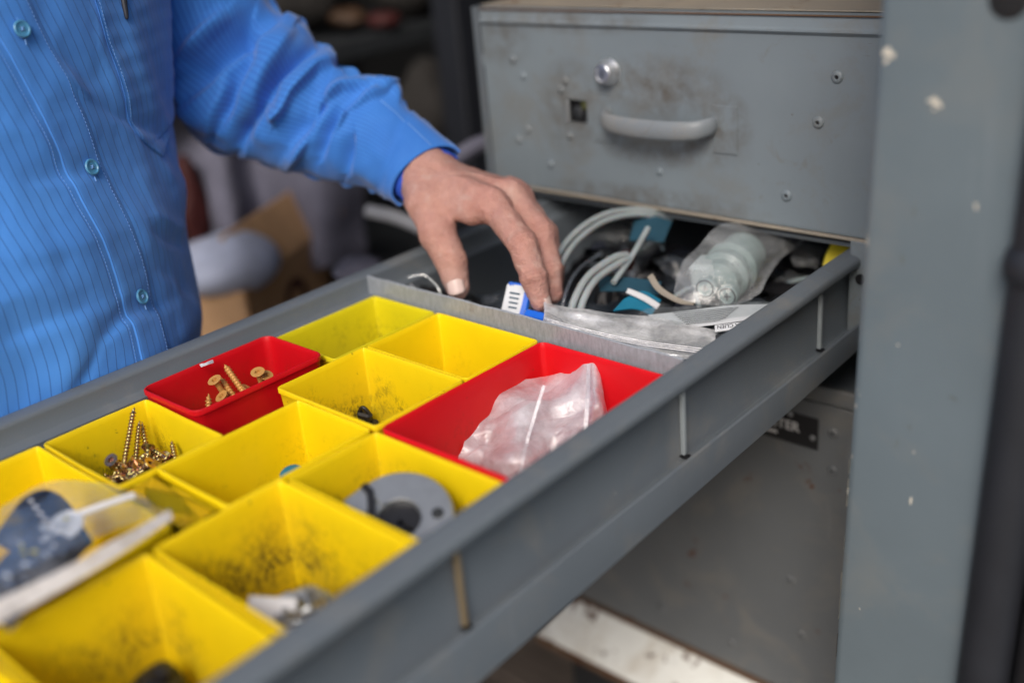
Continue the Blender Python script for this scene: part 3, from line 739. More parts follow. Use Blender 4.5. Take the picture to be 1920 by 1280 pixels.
for i in range(140):
    rr_ = rs.random()**.5; ang_ = rs.uniform(0, 6.28)
    cx = base_c[0]+34*rr_*math.cos(ang_); cy = base_c[1]+24*rr_*math.sin(ang_)
    cx = min(max(cx, 34), 96); cy = min(max(cy, -272), -228)
    hgt = -36-22*rr_**1.5; z = hgt-rs.uniform(0, 16)*(1 if i % 3 else .1)
    a = rs.uniform(0, 6.28); e = rs.uniform(-.5, .7); d_ = np.array([math.cos(a)*math.cos(e), math.sin(a)*math.cos(e), math.sin(e)])
    c = np.array([cx, cy, z]); h = c+d_*13; c2 = c-d_*13
    for q_ in (h, c2): q_[0] = min(max(q_[0], 26), 103); q_[1] = min(max(q_[1], -279), -221)
    put_screw(me_short, c2, h, 'short shiny zinc screw lying in the heap inside the yellow bin', g2, 26)

# ---------------------------------------------------------------- things in the other bins
o = MB(); Mx = frame((157, -115, -66), (.15, -.1, 1), (1, .3, 0)); o.box((-9, -5, -4), (9, 5, 4), 1.5, Mx); o.box((-5, -3, 4), (6, 3, 11), 1.5, Mx); o.tube([xf(Mx, [(-5, 0, 8)])[0], xf(Mx, [(0, 0, 15)])[0], xf(Mx, [(6, 0, 9)])[0]], 1.5)
p = on((684, 786), 2, -62); tag(o.build('clip', M['black']), 'small black plastic clip in the scuffed yellow bin', 'clip')
bpy.data.objects['clip'].location = ((p[0]-157)*MM, (p[1]+115)*MM, 0)
p = on((548, 890), 2, -46); cap = MB(); Mx = frame(p, (.25, -.3, 1)); cap.lathe([(8, -12), (8.5, -2), (8, .5), (6.5, 1.4), (2, 1.2)], 24, Mx); cap.lathe([(8.9, -12), (8.9, -9)], 24, Mx)
tag(cap.build('cap', M['cyan']), 'small blue plastic cap in the long yellow bin', 'cap')
# pipe cutter
pc = thing('pipe_cutter', 'round grey metal pipe cutter with a dark jaw gap in the yellow bin', 'pipe cutter', (240, -195, -50))
c0 = on((752, 985), 2, -34)
nrm = np.array([.30, -.30, .9]); Mx = frame(c0, nrm, (1, .1, 0))
def plate_outline(R, a0, a1, rin, n=30):
    A = np.linspace(R_(a0), R_(a1), n); return [(R*math.cos(a), R*math.sin(a)) for a in A]+[(rin*math.cos(a), rin*math.sin(a)) for a in A[::-1]]
def prism(b, pts, z0, z1, Mx, bev=.8):
    P = np.array(pts, float); L = []
    area = .5*np.sum(P[:, 0]*np.roll(P[:, 1], -1)-P[:, 1]*np.roll(P[:, 0], -1))
    if area < 0: P = P[::-1]
    t = np.roll(P, -1, 0)-np.roll(P, 1, 0); nn = np.stack([t[:, 1], -t[:, 0]], 1); nn /= np.maximum(np.linalg.norm(nn, axis=1), 1e-6)[:, None]
    for z, ins in ((z0, bev), (z0+bev, 0), (z1-bev, 0), (z1, bev)):
        L.append(xf(Mx, np.column_stack([P-nn*ins, np.full(len(P), z)])))
    b.loops(L, True, True)
b = MB(); prism(b, plate_outline(30, -60, 170, 12), -7, 8, Mx); b.build('jaw', M['castzinc'], pc)
b = MB(); prism(b, plate_outline(27, 160, 285, 13), -5, 6, Mx); b.build('jaw', M['castzinc'], pc)
b = MB(); prism(b, plate_outline(15.5, 0, 350, 1.0), -9, 3, Mx); prism(b, [(-29, 9), (-22, 7), (-16, 0), (-11, -6), (-2, -9), (6, -8), (4, -13), (-5, -14), (-14, -10), (-19, -3), (-24, 3), (-30, 5)], 8.2, 9.6, Mx, .4); b.build('jaw_gap_dark', M['black'], pc)  # black disc and crescent put in for the dark of the jaw gap
for a in (38,):
    b = MB(); m2 = Mx.copy(); m2[:3, 3] = xf(Mx, [(21*math.cos(R_(a)), 21*math.sin(R_(a)), 8)])[0]
    b.lathe([(3.4, -.5), (3.4, .5), (2.8, 1.0), (1.2, .9)], 16, m2); b.build('pin', M['darkgrey'], pc)
b = MB(); prism(b, [(-34, -6), (-20, -10), (-16, 4), (-30, 8)], -6, 7, Mx); b.build('lever', M['castzinc'], pc)
# clips and a white square in the stained bin
for i, (px, z, r) in enumerate((((566, 1128), -44, 11), ((590, 1132), -50, 9), ((548, 1140), -48, 10))):
    p = on(px, 2, z); b = MB(); Mx = frame(p, (.2*i-.3, -.3, 1), (1, .2, 0)); n = 40
    b.tube([xf(Mx, [(r*math.cos(a), r*.8*math.sin(a), 0)])[0] for a in np.linspace(.3, 5.9, 16)], 2.2, 8)
    b.tube([xf(Mx, [(r-1, 1.5, 0)])[0], xf(Mx, [(r+7, 3, 3)])[0]], 2, 8)
    tag(b.build('hose_clip', M['castzinc']), ['silver wire hose clip highest in the stained yellow bin', 'silver wire hose clip at the right end in the stained yellow bin', 'silver wire hose clip next to the white square in the stained yellow bin'][i], 'clip', 'hose clips in the stained bin')
p = on((508, 1156), 2, -50); b = MB(); Mx = frame(p, (.5, -.55, .8), (.8, .5, 0)); b.box((-13, -10, -2), (13, 10, 2), .8, Mx); tag(b.build('plastic_square', M['whitep']), 'white plastic square leaning in the stained yellow bin', 'plastic piece')
p = on((300, 1290), 2, -66); b = MB(); b.lathe([(3, -8), (12, -6), (14, 0), (10, 7), (3, 9)], 20, frame(p, (.3, .2, 1))); b.lathe([(5, 8), (5, 14), (3, 15)], 12, frame(p, (.3, .2, 1))); tag(b.build('knob', M['black']), 'dark knob at the bottom of the nearest yellow bin', 'knob')

# frosted bag in the red bin
fb = thing('frosted_bag', 'crumpled frosted plastic bag in the large red bin', 'bag', (245, -90, -60))
def A(px, py, d): return at(px, py, d)
ctrl = [[A(862, 765, 722), A(905, 742, 735), A(965, 724, 738), A(1050, 708, 742), A(1098, 676, 735), A(1116, 680, 728), A(1133, 730, 722)],
        [A(880, 800, 716), A(925, 790, 716), A(975, 775, 706), A(1040, 760, 712), A(1095, 740, 706), A(1118, 745, 700), A(1133, 785, 706)],
        [A(866, 835, 712), A(920, 835, 716), A(970, 835, 694), A(1030, 820, 704), A(1080, 800, 700), A(1108, 800, 696), A(1130, 830, 704)],
        [A(856, 862, 716), A(915, 870, 708), A(965, 885, 690), A(1020, 875, 696), A(1065, 850, 696), A(1095, 860, 698), A(1120, 870, 706)],
        [A(866, 890, 720), A(915, 905, 708), A(960, 930, 694), A(1010, 930, 694), A(1060, 910, 700), A(1090, 910, 704), A(1110, 910, 710)]]
sheet('bag_face', ctrl, M['frost'], fb, 14, 60, .42, 40, 5, loc=.2)
ctrl2 = [[p+np.array([-8, 10, -4]) for p in row] for row in ctrl]
ctrl2[0] = [p+np.array([-4, 6, 1]) for p in ctrl[0]]
sheet('bag_face', ctrl2, M['frost'], fb, 10, 40, .42, 44, 9)
def strip(name, pts, wdt, mat, parent, thick=.8, up=(0, 0, 1)):
    P = cr(np.array(pts), 8); T = np.gradient(P, axis=0); T /= np.linalg.norm(T, axis=1)[:, None]
    view = P-CAM; S = np.cross(T, view); S /= np.linalg.norm(S, axis=1)[:, None]; Nn = np.cross(S, T)
    b = MB(); b.loops([[P[i]-S[i]*wdt/2, P[i]+S[i]*wdt/2, P[i]+S[i]*wdt/2+Nn[i]*thick, P[i]-S[i]*wdt/2+Nn[i]*thick] for i in range(len(P))], True, True)
    return b.build(name, mat, parent)
strip('zip_strip', [A(1020, 722, 700), A(1002, 780, 697), A(985, 840, 690), A(972, 905, 688)], 2.0, M['seal'], fb)
strip('zip_strip', [A(1104, 682, 724), A(1102, 740, 700), A(1098, 800, 692), A(1092, 840, 692)], 2.6, M['seal'], fb)

# bagged packet at the far left
pk = thing('bagged_packet', 'clear zip bag with a navy printed packet, sagging out of the yellow bin', 'bag', (100, -340, -20))
def Z(px, py, z): return on((px, py), 2, z)
cyl = MB(); p0 = Z(60, 940, -20); p1 = Z(-10, 1060, -22)
cyl.tube([Z(92, 940, -9), Z(80, 958, -10), Z(58, 990, -14), Z(30, 1035, -22)], [8.5, 12.5, 13.5, 13.5], 24); cyl.build('dark_capsule', M['navy'], pk)
sheet('printed_card', [[Z(110, 925, -12), Z(140, 955, -14), Z(172, 1020, -12)], [Z(60, 985, -4), Z(95, 1020, -2), Z(130, 1065, -6)], [Z(0, 1050, -4), Z(40, 1090, -2), Z(70, 1120, -6)], [Z(-60, 1110, -6), Z(-20, 1150, -4), Z(20, 1180, -6)]], None or plain('printed_card', (.085, .090, .105), .6, var=.7), pk, 8, 10, .2, 12, 3, .5)
rs = random.Random(5)
for i in range(26):   # blurred white print blocks on the card
    u = rs.random(); px = 10+120*u+rs.uniform(-25, 25); py = 1080-110*u+rs.uniform(-35, 35)
    b = MB(); c = Z(px, py, 1.0-2*abs(u-.5)); b.box(c-[rs.uniform(.8, 3), rs.uniform(.5, 1.6), .15], c+[rs.uniform(.8, 3), rs.uniform(.5, 1.6), .15]); b.build('print_block', [M['castzinc'], M['whitep'], M['paper'], M['yellowcloth'], M['castzinc']][i % 5], pk)
b = MB(); b.lathe([(9, 0), (9, 1), (8, 1.4)], 24, frame(Z(125, 985, -4), (.3, -.3, 1))); b.build('white_label', M['whitep'], pk)
for i in range(6):
    b = MB(); c = Z(58+9*i, 938+12*i, 4.2); b.box(c-[1.6, .9, .1], c+[1.6, .9, .1]); b.build('print_mark', M['whitep'], pk)
sheet('bag_film', [[Z(0, 950, -4), Z(90, 905, -3), Z(190, 905, -5), Z(262, 925, -6)], [Z(-20, 1020, 4), Z(80, 985, 5), Z(185, 960, 2), Z(300, 950, -4)], [Z(-60, 1100, 4), Z(60, 1060, 6), Z(190, 1000, 2), Z(318, 958, -5)]], M['film_clear'], pk, 12, 20, .2, 20, 2)
sheet('bag_header', [[Z(318, 955, -5), Z(210, 1015, 1), Z(100, 1075, 3), Z(-60, 1150, 3)], [Z(325, 972, -6), Z(225, 1040, -1), Z(110, 1108, 0), Z(-50, 1195, 0)]], M['seal_opaque'], pk, 10, 10, .2, 6, 8, .4)
b = MB(); b.tube([Z(128, 972, -2), Z(190, 948, -1), Z(252, 928, -2)], 1.9, 8); b.build('white_stick', M['whitep'], pk)
b = MB(); b.tube([Z(172, 1018, -8), Z(150, 985, -7), Z(135, 968, -7)], 1.2, 6); b.build('green_edge', M['teal'], pk)

# ---------------------------------------------------------------- back compartment
zb_ = thing('zip_bag', 'clear zip bag with a ribbed seal lying over the divider', 'bag', (220, 30, -5))
ctrl = [[A(1022, 566, 792), A(1090, 578, 788), A(1170, 590, 783), A(1260, 600, 778), A(1345, 620, 770)],
        [A(1023, 586, 780), A(1090, 604, 774), A(1170, 618, 768), A(1260, 630, 764), A(1342, 645, 758)],
        [A(1021, 598, 770), A(1095, 620, 763), A(1175, 640, 755), A(1255, 655, 748), A(1330, 664, 742)],
        [A(1050, 618, 765), A(1110, 636, 757), A(1180, 656, 750), A(1250, 668, 743), A(1322, 680, 736)]]
sheet('bag_film', ctrl, M['film_zip'], zb_, 14, 44, .42, 20, 21, loc=.16)
sheet('bag_film', [[p+np.array([-2, 5, -9]) for p in row] for row in ctrl], M['film'], zb_, 12, 26, .3, 18, 22)
for k in range(3):
    strip('zip_rib', [A(1026, 606+k*3.4-8, 768), A(1110, 628+k*3.6-8, 759), A(1200, 646+k*3.6-8, 750), A(1322, 662+k*4-8, 739)], .7, M['seal'], zb_, .5)
strip('side_seam', [A(1022, 566, 790), A(1023, 586, 779), A(1021, 600, 768)], 2, M['seal'], zb_)
bp = thing('blue_packet', 'small white and blue packet held at the fingertips', 'packet', (150, 45, -12))
p = at(966, 565, 812); Mx = frame(p, (.35, -.75, .55), (.8, .3, -.1))
sheet('packet_body', [[xf(Mx, [(x, y, 2-abs(x)/6)])[0] for x in (-9, -5, 0, 5, 8)] for y in (12, 6, 0, -6, -12)], M['paper'], bp, 6, 8, .15, 8, 1, .6)
b = MB(); b.box((5, -12, -2), (11, 13, 1.6), 1.2, Mx); b.box((-8, 11, -1.5), (9, 14, 1.8), 1, Mx); b.build('blue_edge', M['blue'], bp)
for k in range(4):
    b = MB(); b.box((-5+k*.5, 5-k*3.6, 1.9), (3, 6.2-k*3.6, 2.4), 0, Mx); b.build('print_line', M['teal'], bp)
b = MB(); Mx = frame(at(1003, 592, 795), (.2, -.5, .8), (1, .25, -.1)); b.box((-9, -4, -4), (9, 4, 2), 1.5, Mx); tag(b.build('blue_clip', M['blue']), 'bright blue plastic clip behind the divider under the fingertips', 'clip')
# hoses
def hose(pts, r, label, mat=None, group='clear hoses in the back of the drawer'):
    b = MB(); b.tube([at(*p) for p in pts], r, 12); tag(b.build('hose', mat or M['tubing']), label, 'hose', group)
hose([(1000, 600, 820), (1035, 500, 835), (1075, 440, 860), (1135, 402, 890), (1205, 394, 915), (1260, 410, 930)], 2.6, 'upper of the two pale hoses arching behind the fingers')
hose([(1010, 610, 814), (1046, 510, 829), (1082, 452, 856), (1138, 413, 886), (1205, 402, 911), (1250, 420, 925)], 2.4, 'lower of the two pale hoses arching behind the fingers')
hose([(1062, 620, 800), (1078, 560, 808), (1105, 516, 825), (1150, 484, 840), (1175, 478, 850)], 3.0, 'left of the two pale hoses bending up in the middle of the drawer')
hose([(1080, 625, 797), (1093, 566, 804), (1118, 524, 820), (1158, 495, 836), (1180, 486, 848)], 2.8, 'right of the two pale hoses bending up in the middle of the drawer')
hose([(1150, 530, 830), (1185, 480, 850), (1215, 428, 872)], 2.4, 'short straight pale hose pointing up to the closed drawer')
hose([(1050, 600, 808), (1062, 545, 815), (1085, 505, 832), (1125, 476, 848)], 1.6, 'thin smoky hose beside the bending pale hoses', M['film_dark'])
# bag with two pale green fittings
ft = thing('bagged_fittings', 'clear bag holding pale green plastic fittings with two crossed round caps', 'bag', (230, 160, -20))
axis = ray((1420, 440)); axis = at(1400, 460, 905)-at(1330, 535, 838)
for (cx, cy, d) in ((1322, 541, 812), (1363, 556, 806)):
    Mx = frame(at(cx, cy, d), at(cx, cy, d)-at(cx+22, cy-18, d+22)); b = MB()
    b.lathe([(7.6, -10), (7.8, -1), (7.0, 0), (5.6, .2), (5.2, -.6), (1, -.6)], 28, Mx); o1 = b.build('round_cap', M['greenwhite'], ft)
    b = MB(); b.lathe([(6.9, .25), (6.3, .45), (5.7, .25)], 28, Mx, False, False); b.box((-2.8, -.5, -.5), (2.8, .5, .4), 0, Mx); b.box((-.5, -2.8, -.5), (.5, 2.8, .42), 0, Mx); b.build('cross_mark', M['darkgrey'], o1)
Mx = frame(at(1345, 530, 822), at(1345, 530, 822)-at(1400, 470, 870)); b = MB()
b.lathe([(15, -60), (18, -58), (18, -34), (21, -33), (21, -28), (17, -26), (17, -18), (20, -17), (20, -12), (16, -9), (15, -2), (11, 0)], 32, Mx); b.build('fitting_body', M['greenwhite'], ft)
Mx = frame(at(1318, 525, 822), at(1345, 530, 822)-at(1400, 470, 870)); b = MB(); b.box((-12, -11, -26), (8, 11, -1), 3, Mx); b.build('fitting_block', plain('white_fitting_front', (.44, .50, .50), .35), ft)
sheet('bag_film', [[A(1262, 545, 806), A(1278, 492, 815), A(1305, 466, 825), A(1345, 428, 850), A(1400, 415, 880)], [A(1290, 566, 797), A(1320, 515, 800), A(1350, 490, 806), A(1400, 450, 838), A(1450, 430, 870)], [A(1370, 574, 794), A(1385, 545, 796), A(1405, 515, 806), A(1440, 475, 836), A(1480, 445, 866)], [A(1410, 560, 800), A(1430, 545, 806), A(1445, 515, 820), A(1470, 480, 845), A(1500, 460, 870)]], M['film'], ft, 12, 26, .35, 22, 31)
# smaller things
def leaf(name, ctrl, mat, label, cat, **k): tag(sheet(name, ctrl, mat, None, **k), label, cat)
st_ = [[A(1214, 520, 818), A(1232, 546, 810), A(1270, 568, 800), A(1300, 572, 796)], [A(1222, 515, 822), A(1240, 541, 813), A(1275, 562, 803), A(1305, 566, 799)]]
leaf('strap', st_, M['cream'], 'narrow cream strap curling beside the bagged fittings', 'strap', k=8, thick=1.5)
cl = thing('curved_blister', 'clear curved packaging with fine printed text at the near side of the drawer', 'packaging', (240, 70, 0))
sheet('printed_sheet', [[A(1215, 590, 792), A(1290, 582, 790), A(1370, 572, 788), A(1450, 570, 786)], [A(1222, 606, 782), A(1290, 602, 779), A(1370, 592, 776), A(1430, 586, 774)], [A(1280, 612, 776), A(1310, 612, 773), A(1360, 606, 770), A(1400, 600, 768)]], M['paper'], cl, 8, 0)
sheet('clear_front', [[A(1196, 590, 788), A(1215, 578, 788), A(1290, 574, 786), A(1370, 566, 784), A(1452, 566, 780)], [A(1202, 602, 780), A(1225, 610, 776), A(1290, 606, 773), A(1370, 596, 770), A(1432, 588, 768)]], M['clearhard'], cl, 10, 8, .15, 8, 4)
for k in range(7):
    strip('text_line', [A(1262+k*4, 587+k*3.4, 785-k*2), A(1320+k*3, 582+k*3.3, 783-k*2), A(1385-k*4, 576+k*3.2, 781-k*2)], .45, M['darkgrey'], cl, .1)
lb = thing('printed_label', 'white strip with dark blue capitals lying by the near side of the drawer', 'label', (265, 60, -10))
p0_ = A(1343, 618, 762); ux = A(1392, 612, 757)-p0_; ux /= np.linalg.norm(ux); vz = A(1343, 608, 764)-A(1344, 622, 760); vz -= ux*(ux@vz); vz /= np.linalg.norm(vz); nz_ = np.cross(ux, vz)
Ml = np.eye(4); Ml[:3, 0] = ux; Ml[:3, 1] = vz; Ml[:3, 2] = nz_
q = MB(); Mb = Ml.copy(); Mb[:3, 3] = p0_; q.box((-1, -1.5, -1), (24, 4.2, -.1), .1, Mb); q.build('strip', M['paper'], lb)
Mt = Ml.copy(); Mt[:3, 0] *= -1; Mt[:3, 1] *= -1
text("A LA CLIEN", 4.2, p0_+ux*22+vz*3.4+nz_*.02, Mt, M['navy'], 'lettering', lb, .00005, .00006)
q = MB(); Mb2 = Ml.copy(); Mb2[:3, 3] = p0_-vz*14; q.box((-1, -3, -5), (22, 11, -1.2), .5, Mb2); q.build('grey_card', M['darkgrey'], lb)
leaf('card', [[A(1170, 560, 812), A(1205, 545, 818), A(1240, 562, 812)], [A(1150, 582, 802), A(1190, 578, 804), A(1222, 590, 800)]], M['cyan'], 'turquoise card lying in the middle of the drawer', 'card', k=6, thick=1)
leaf('white_tab', [[A(1178, 540, 815), A(1210, 553, 811), A(1238, 570, 806)], [A(1174, 547, 812), A(1206, 562, 807), A(1232, 578, 802)]], M['whitep'], 'white plastic tab across the turquoise card', 'tab', k=6, thick=1)
leaf('card', [[A(1120, 518, 846), A(1180, 520, 842), A(1240, 528, 838)], [A(1125, 545, 832), A(1180, 545, 830), A(1235, 552, 826)]], M['teal'], 'dark teal card under the short straight hose', 'card', k=6, thick=1)
leaf('card', [[A(1190, 412, 915), A(1225, 405, 915), A(1260, 415, 912)], [A(1180, 450, 890), A(1215, 450, 888), A(1245, 452, 886)]], M['teal'], 'dark teal card far back behind the hoses', 'card', k=6, thick=1)
b = MB(); b.tube([A(765, 520, 850), A(795, 516, 850), A(822, 540, 846), A(820, 560, 846), A(790, 548, 850), A(768, 532, 852)], 1.3, 8)
tag(b.build('clear_loop', M['clearhard']), 'small clear plastic loop behind the divider near the thumb', 'loop')
b = MB(); b.lathe([(6, 0), (7, 6), (6, 12), (3, 14)], 18, frame(A(1172, 502, 868), (.2, .1, 1))); tag(b.build('stopper', M['bgred']), 'dark red stopper half hidden among the hoses', 'stopper')
leaf('yellow_roll', [[A(1560, 455, 850), A(1580, 455, 850), A(1600, 462, 850)], [A(1545, 490, 848), A(1572, 492, 846), A(1600, 480, 840)], [A(1540, 530, 845), A(1570, 520, 840), A(1600, 505, 835)]], M['yellowcloth'], 'yellow tape tucked in the back corner of the drawer', 'tape', k=6, thick=6, cn=8, amp=.2, size=10)
leaf('white_crumple', [[A(1490, 462, 905), A(1515, 455, 905), A(1545, 465, 905)], [A(1482, 482, 890), A(1510, 480, 885), A(1538, 488, 885)], [A(1490, 500, 880), A(1515, 498, 880), A(1535, 505, 880)]], M['film'], 'crumpled white wrapper far back near the yellow tape', 'wrapper', k=8, cn=20, amp=.5, size=16)
# jumble of small bags; many dark ones added to stand in for deep shade
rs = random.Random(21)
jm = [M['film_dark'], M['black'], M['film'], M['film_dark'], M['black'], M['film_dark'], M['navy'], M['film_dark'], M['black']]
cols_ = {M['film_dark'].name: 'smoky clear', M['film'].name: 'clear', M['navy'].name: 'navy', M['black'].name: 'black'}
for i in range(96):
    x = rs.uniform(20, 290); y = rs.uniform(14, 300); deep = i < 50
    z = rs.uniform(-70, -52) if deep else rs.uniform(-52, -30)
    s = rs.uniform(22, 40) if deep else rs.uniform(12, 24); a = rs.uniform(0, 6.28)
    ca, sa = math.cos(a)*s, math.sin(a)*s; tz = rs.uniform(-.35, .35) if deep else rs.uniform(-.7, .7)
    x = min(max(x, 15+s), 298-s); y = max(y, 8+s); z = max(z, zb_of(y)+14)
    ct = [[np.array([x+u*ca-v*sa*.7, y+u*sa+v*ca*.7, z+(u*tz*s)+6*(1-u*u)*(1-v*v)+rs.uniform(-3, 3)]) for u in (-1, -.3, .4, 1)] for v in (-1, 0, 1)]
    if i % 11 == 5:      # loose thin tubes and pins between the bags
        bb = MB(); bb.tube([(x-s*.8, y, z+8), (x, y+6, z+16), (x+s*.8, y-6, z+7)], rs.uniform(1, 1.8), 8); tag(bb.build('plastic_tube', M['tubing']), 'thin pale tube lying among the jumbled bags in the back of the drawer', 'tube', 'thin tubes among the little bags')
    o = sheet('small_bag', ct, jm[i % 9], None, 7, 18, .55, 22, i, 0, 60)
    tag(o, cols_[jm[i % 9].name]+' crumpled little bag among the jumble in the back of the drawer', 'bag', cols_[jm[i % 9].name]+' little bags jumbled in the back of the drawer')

# ---------------------------------------------------------------- person: shirt, sleeve, hand
person = thing('person', 'man in a striped blue shirt reaching into the drawer with his left hand', 'person', (-150, -240, FLOOR_Z))
# torso shell
vd = np.array([.49, .87]); Fd = np.array([.935, .351]); Ld = np.array([-.351, .935])
sil = [(-130, 366, 700), (-50, 370, 636), (-30, 376, 600), (-12, 379, 560), (20, 362, 480), (42, 351, 430), (78, 344, 370), (110, 330, 290), (135, 322, 230), (175, 321, 120), (222, 319, 0), (300, 318, -160), (380, 330, -330)]
sz = np.array([s[0] for s in sil], float); 
# torso is built level by level: each ring is placed so that its right-hand outline lies where the shirt ends
NZ, NT = 230, 300
zz = np.linspace(-150, 360, NZ); dep = np.interp(zz, [-150, 0, 60, 120, 220, 360], [884, 880, 872, 868, 862, 860])
aa = np.interp(zz, [-150, -20, 20, 110, 220, 360], [112, 124, 124, 108, 100, 100]); bb = np.interp(zz, [-150, -20, 40, 120, 220, 360], [165, 172, 172, 165, 168, 178])
silx = np.interp(zz, sz, [s[1] for s in sil])
k_ = np.ones(7)/7; silx = np.convolve(np.pad(silx, 3, 'edge'), k_, 'valid')
G = np.zeros((NZ, NT, 3)); th = np.linspace(0, 2*math.pi, NT)
nF, nL = vd@Fd, vd@Ld
UVv = np.zeros((NZ, NT, 2))
for i in range(NZ):
    z = zz[i]
    # point on the sight line through silx at this height: solve for py so that its z matches at given depth
    lo, hi = -900., 2000.
    for _ in range(40):
        mid = (lo+hi)/2
        if at(silx[i], mid, dep[i])[2] > z: lo = mid
        else: hi = mid
    S = at(silx[i], mid, dep[i])[:2]; a, b_ = aa[i], bb[i]; k = math.sqrt(a*a*nF*nF+b_*b_*nL*nL)
    off = (a*a*nF/k)*Fd+(b_*b_*nL/k)*Ld; c = S-off
    ct, st = np.cos(th), np.sin(th)
    p2 = c+np.outer(a*ct, Fd)+np.outer(b_*st, Ld)
    G[i, :, :2] = p2; G[i, :, 2] = z
G[..., 0] -= np.maximum(0, G[..., 0]+17)*.8        # belly flattens against the drawer side
# arc length about theta=0
d = np.linalg.norm(np.diff(G, axis=1), axis=2); s_ = np.concatenate([np.zeros((NZ, 1)), np.cumsum(d, 1)], 1); s_ = np.where(s_ > s_[:, -1:]/2, s_-s_[:, -1:], s_)
UVv[..., 0] = s_; UVv[..., 1] = zz[:, None]
N = normals(G); 
if (N[NZ//2, 0, :2]@Fd) < 0: N = -N
pp = pj(G)[..., :2]; facing = np.einsum('ijk,ijk->ij', N, CAM-G) > 0
disp = 1.9*vnoise(G/np.array([34, 34, 52.]), 3)+1.1*vnoise(G/np.array([15, 15, 26.]), 4)+.35*vnoise(G/np.array([6, 6, 9.]), 5)
def fold(pp, poly, wd, amp, asym=.4):
    dd, sg, t = dpoly(pp, poly); q = dd*np.where(sg > 0, 1+asym, 1-asym)/wd
    return amp*np.exp(-q*q)*np.sin(np.pi*np.clip(t*.92+.04, 0, 1))**.6
tf = [([(120, 95), (175, 180), (250, 230), (322, 262)], 15, -3.0), ([(95, 130), (160, 175), (240, 215)], 14, 2.6), ([(300, 300), (330, 345), (345, 400)], 10, 2.2), ([(180, 0), (190, 90), (215, 170)], 10, 1.6), ([(230, 40), (262, 140), (300, 235)], 13, 1.6), ([(262, 30), (290, 130), (318, 220)], 9, -1.8),
      ([(150, 720), (185, 640), (240, 590), (330, 560)], 16, -2.8), ([(90, 760), (150, 680), (200, 610)], 22, 2.4), ([(0, 640), (90, 600), (200, 560)], 24, -2.2), ([(0, 480), (90, 470), (200, 440)], 30, 1.8), ([(280, 430), (320, 455), (352, 462)], 10, -2), ([(285, 400), (330, 425), (350, 432)], 9, 1.6),
      ([(40, 340), (120, 330), (200, 320)], 18, -1.4), ([(0, 230), (60, 260), (120, 300)], 16, 1.6), ([(210, 360), (260, 420), (300, 520)], 20, 1.6), ([(300, 500), (340, 530), (372, 560)], 12, -1.8)]
for poly, wd, amp in tf: disp += np.where(facing, fold(pp, poly, wd, amp*1.35), 0)
# seat of the buttons pulls the cloth
Gt = G+N*disp[..., None]
def surf_at(px, py):      # nearest front-facing surface sample to an image point -> indices
    q = np.hypot(pp[..., 0]-px, pp[..., 1]-py)+np.where(facing, 0, 1e6)
    return np.unravel_index(np.argmin(q), q.shape)
# stripes follow the front edge: shift u so that the placket edge is u = const
edge_px = [(-60, -60), (15, 90), (62, 180), (104, 258), (158, 390), (205, 478), (236, 560), (254, 620), (263, 668), (266, 720)]
ed = [surf_at(*p) for p in edge_px[1:-1]]; ez = [zz[i] for i, j in ed]; eu = [s_[i, j] for i, j in ed]
o_ = np.argsort(ez); ez = np.array(ez)[o_]; eu = np.array(eu)[o_]
sl0 = (eu[1]-eu[0])/(ez[1]-ez[0]); sl1 = (eu[-1]-eu[-3])/(ez[-1]-ez[-3])
def ue(z): return np.where(z < ez[0], eu[0]+(z-ez[0])*sl0, np.where(z > ez[-1], eu[-1]+(z-ez[-1])*sl1, np.interp(z, ez, eu)))
zsm = np.linspace(-150, 360, 60); usm = ue(zsm); usm = np.convolve(np.pad(usm, 3, 'edge'), np.ones(7)/7, 'valid')
ue2 = lambda z: np.interp(z, zsm, usm)
UVv[..., 0] = s_-ue2(zz)[:, None]
b = MB(); b.add(Gt[:, :-1].reshape(-1, 3), [(i*(NT-1)+j, i*(NT-1)+(j+1) % (NT-1), (i+1)*(NT-1)+(j+1) % (NT-1), (i+1)*(NT-1)+j) for i in range(NZ-1) for j in range(NT-1)])
shirt = b.build('shirt', M['cloth'], person, 180, uv=UVv[:, :-1].reshape(-1, 2))
# sampling the displaced shirt in (u,z)
def P_uz(u, z, lift=0):
    u = np.atleast_1d(u).astype(float); z = np.atleast_1d(z).astype(float); out = np.zeros((len(u), 3)); nn = np.zeros((len(u), 3))
    for k in range(len(u)):
        fi = np.clip((z[k]-zz[0])/(zz[1]-zz[0]), 0, NZ-1.001); i = int(fi); f = fi-i; s = u[k]+ue2(z[k])
        for ii, wgt in ((i, 1-f), (i+1, f)):
            tot = d[ii].sum(); sm = s % tot; full = np.concatenate([[0], np.cumsum(d[ii])]); j = min(np.searchsorted(full, sm, 'right')-1, NT-2)
            g = (sm-full[j])/max(1e-9, full[j+1]-full[j])
            out[k] += wgt*((1-g)*Gt[ii, j]+g*Gt[ii, j+1]); nn[k] += wgt*((1-g)*N[ii, j]+g*N[ii, j+1])
    nn /= np.linalg.norm(nn, axis=1)[:, None]; return out+nn*lift, nn
sgn = 1.0   # +u runs to his left (picture right)
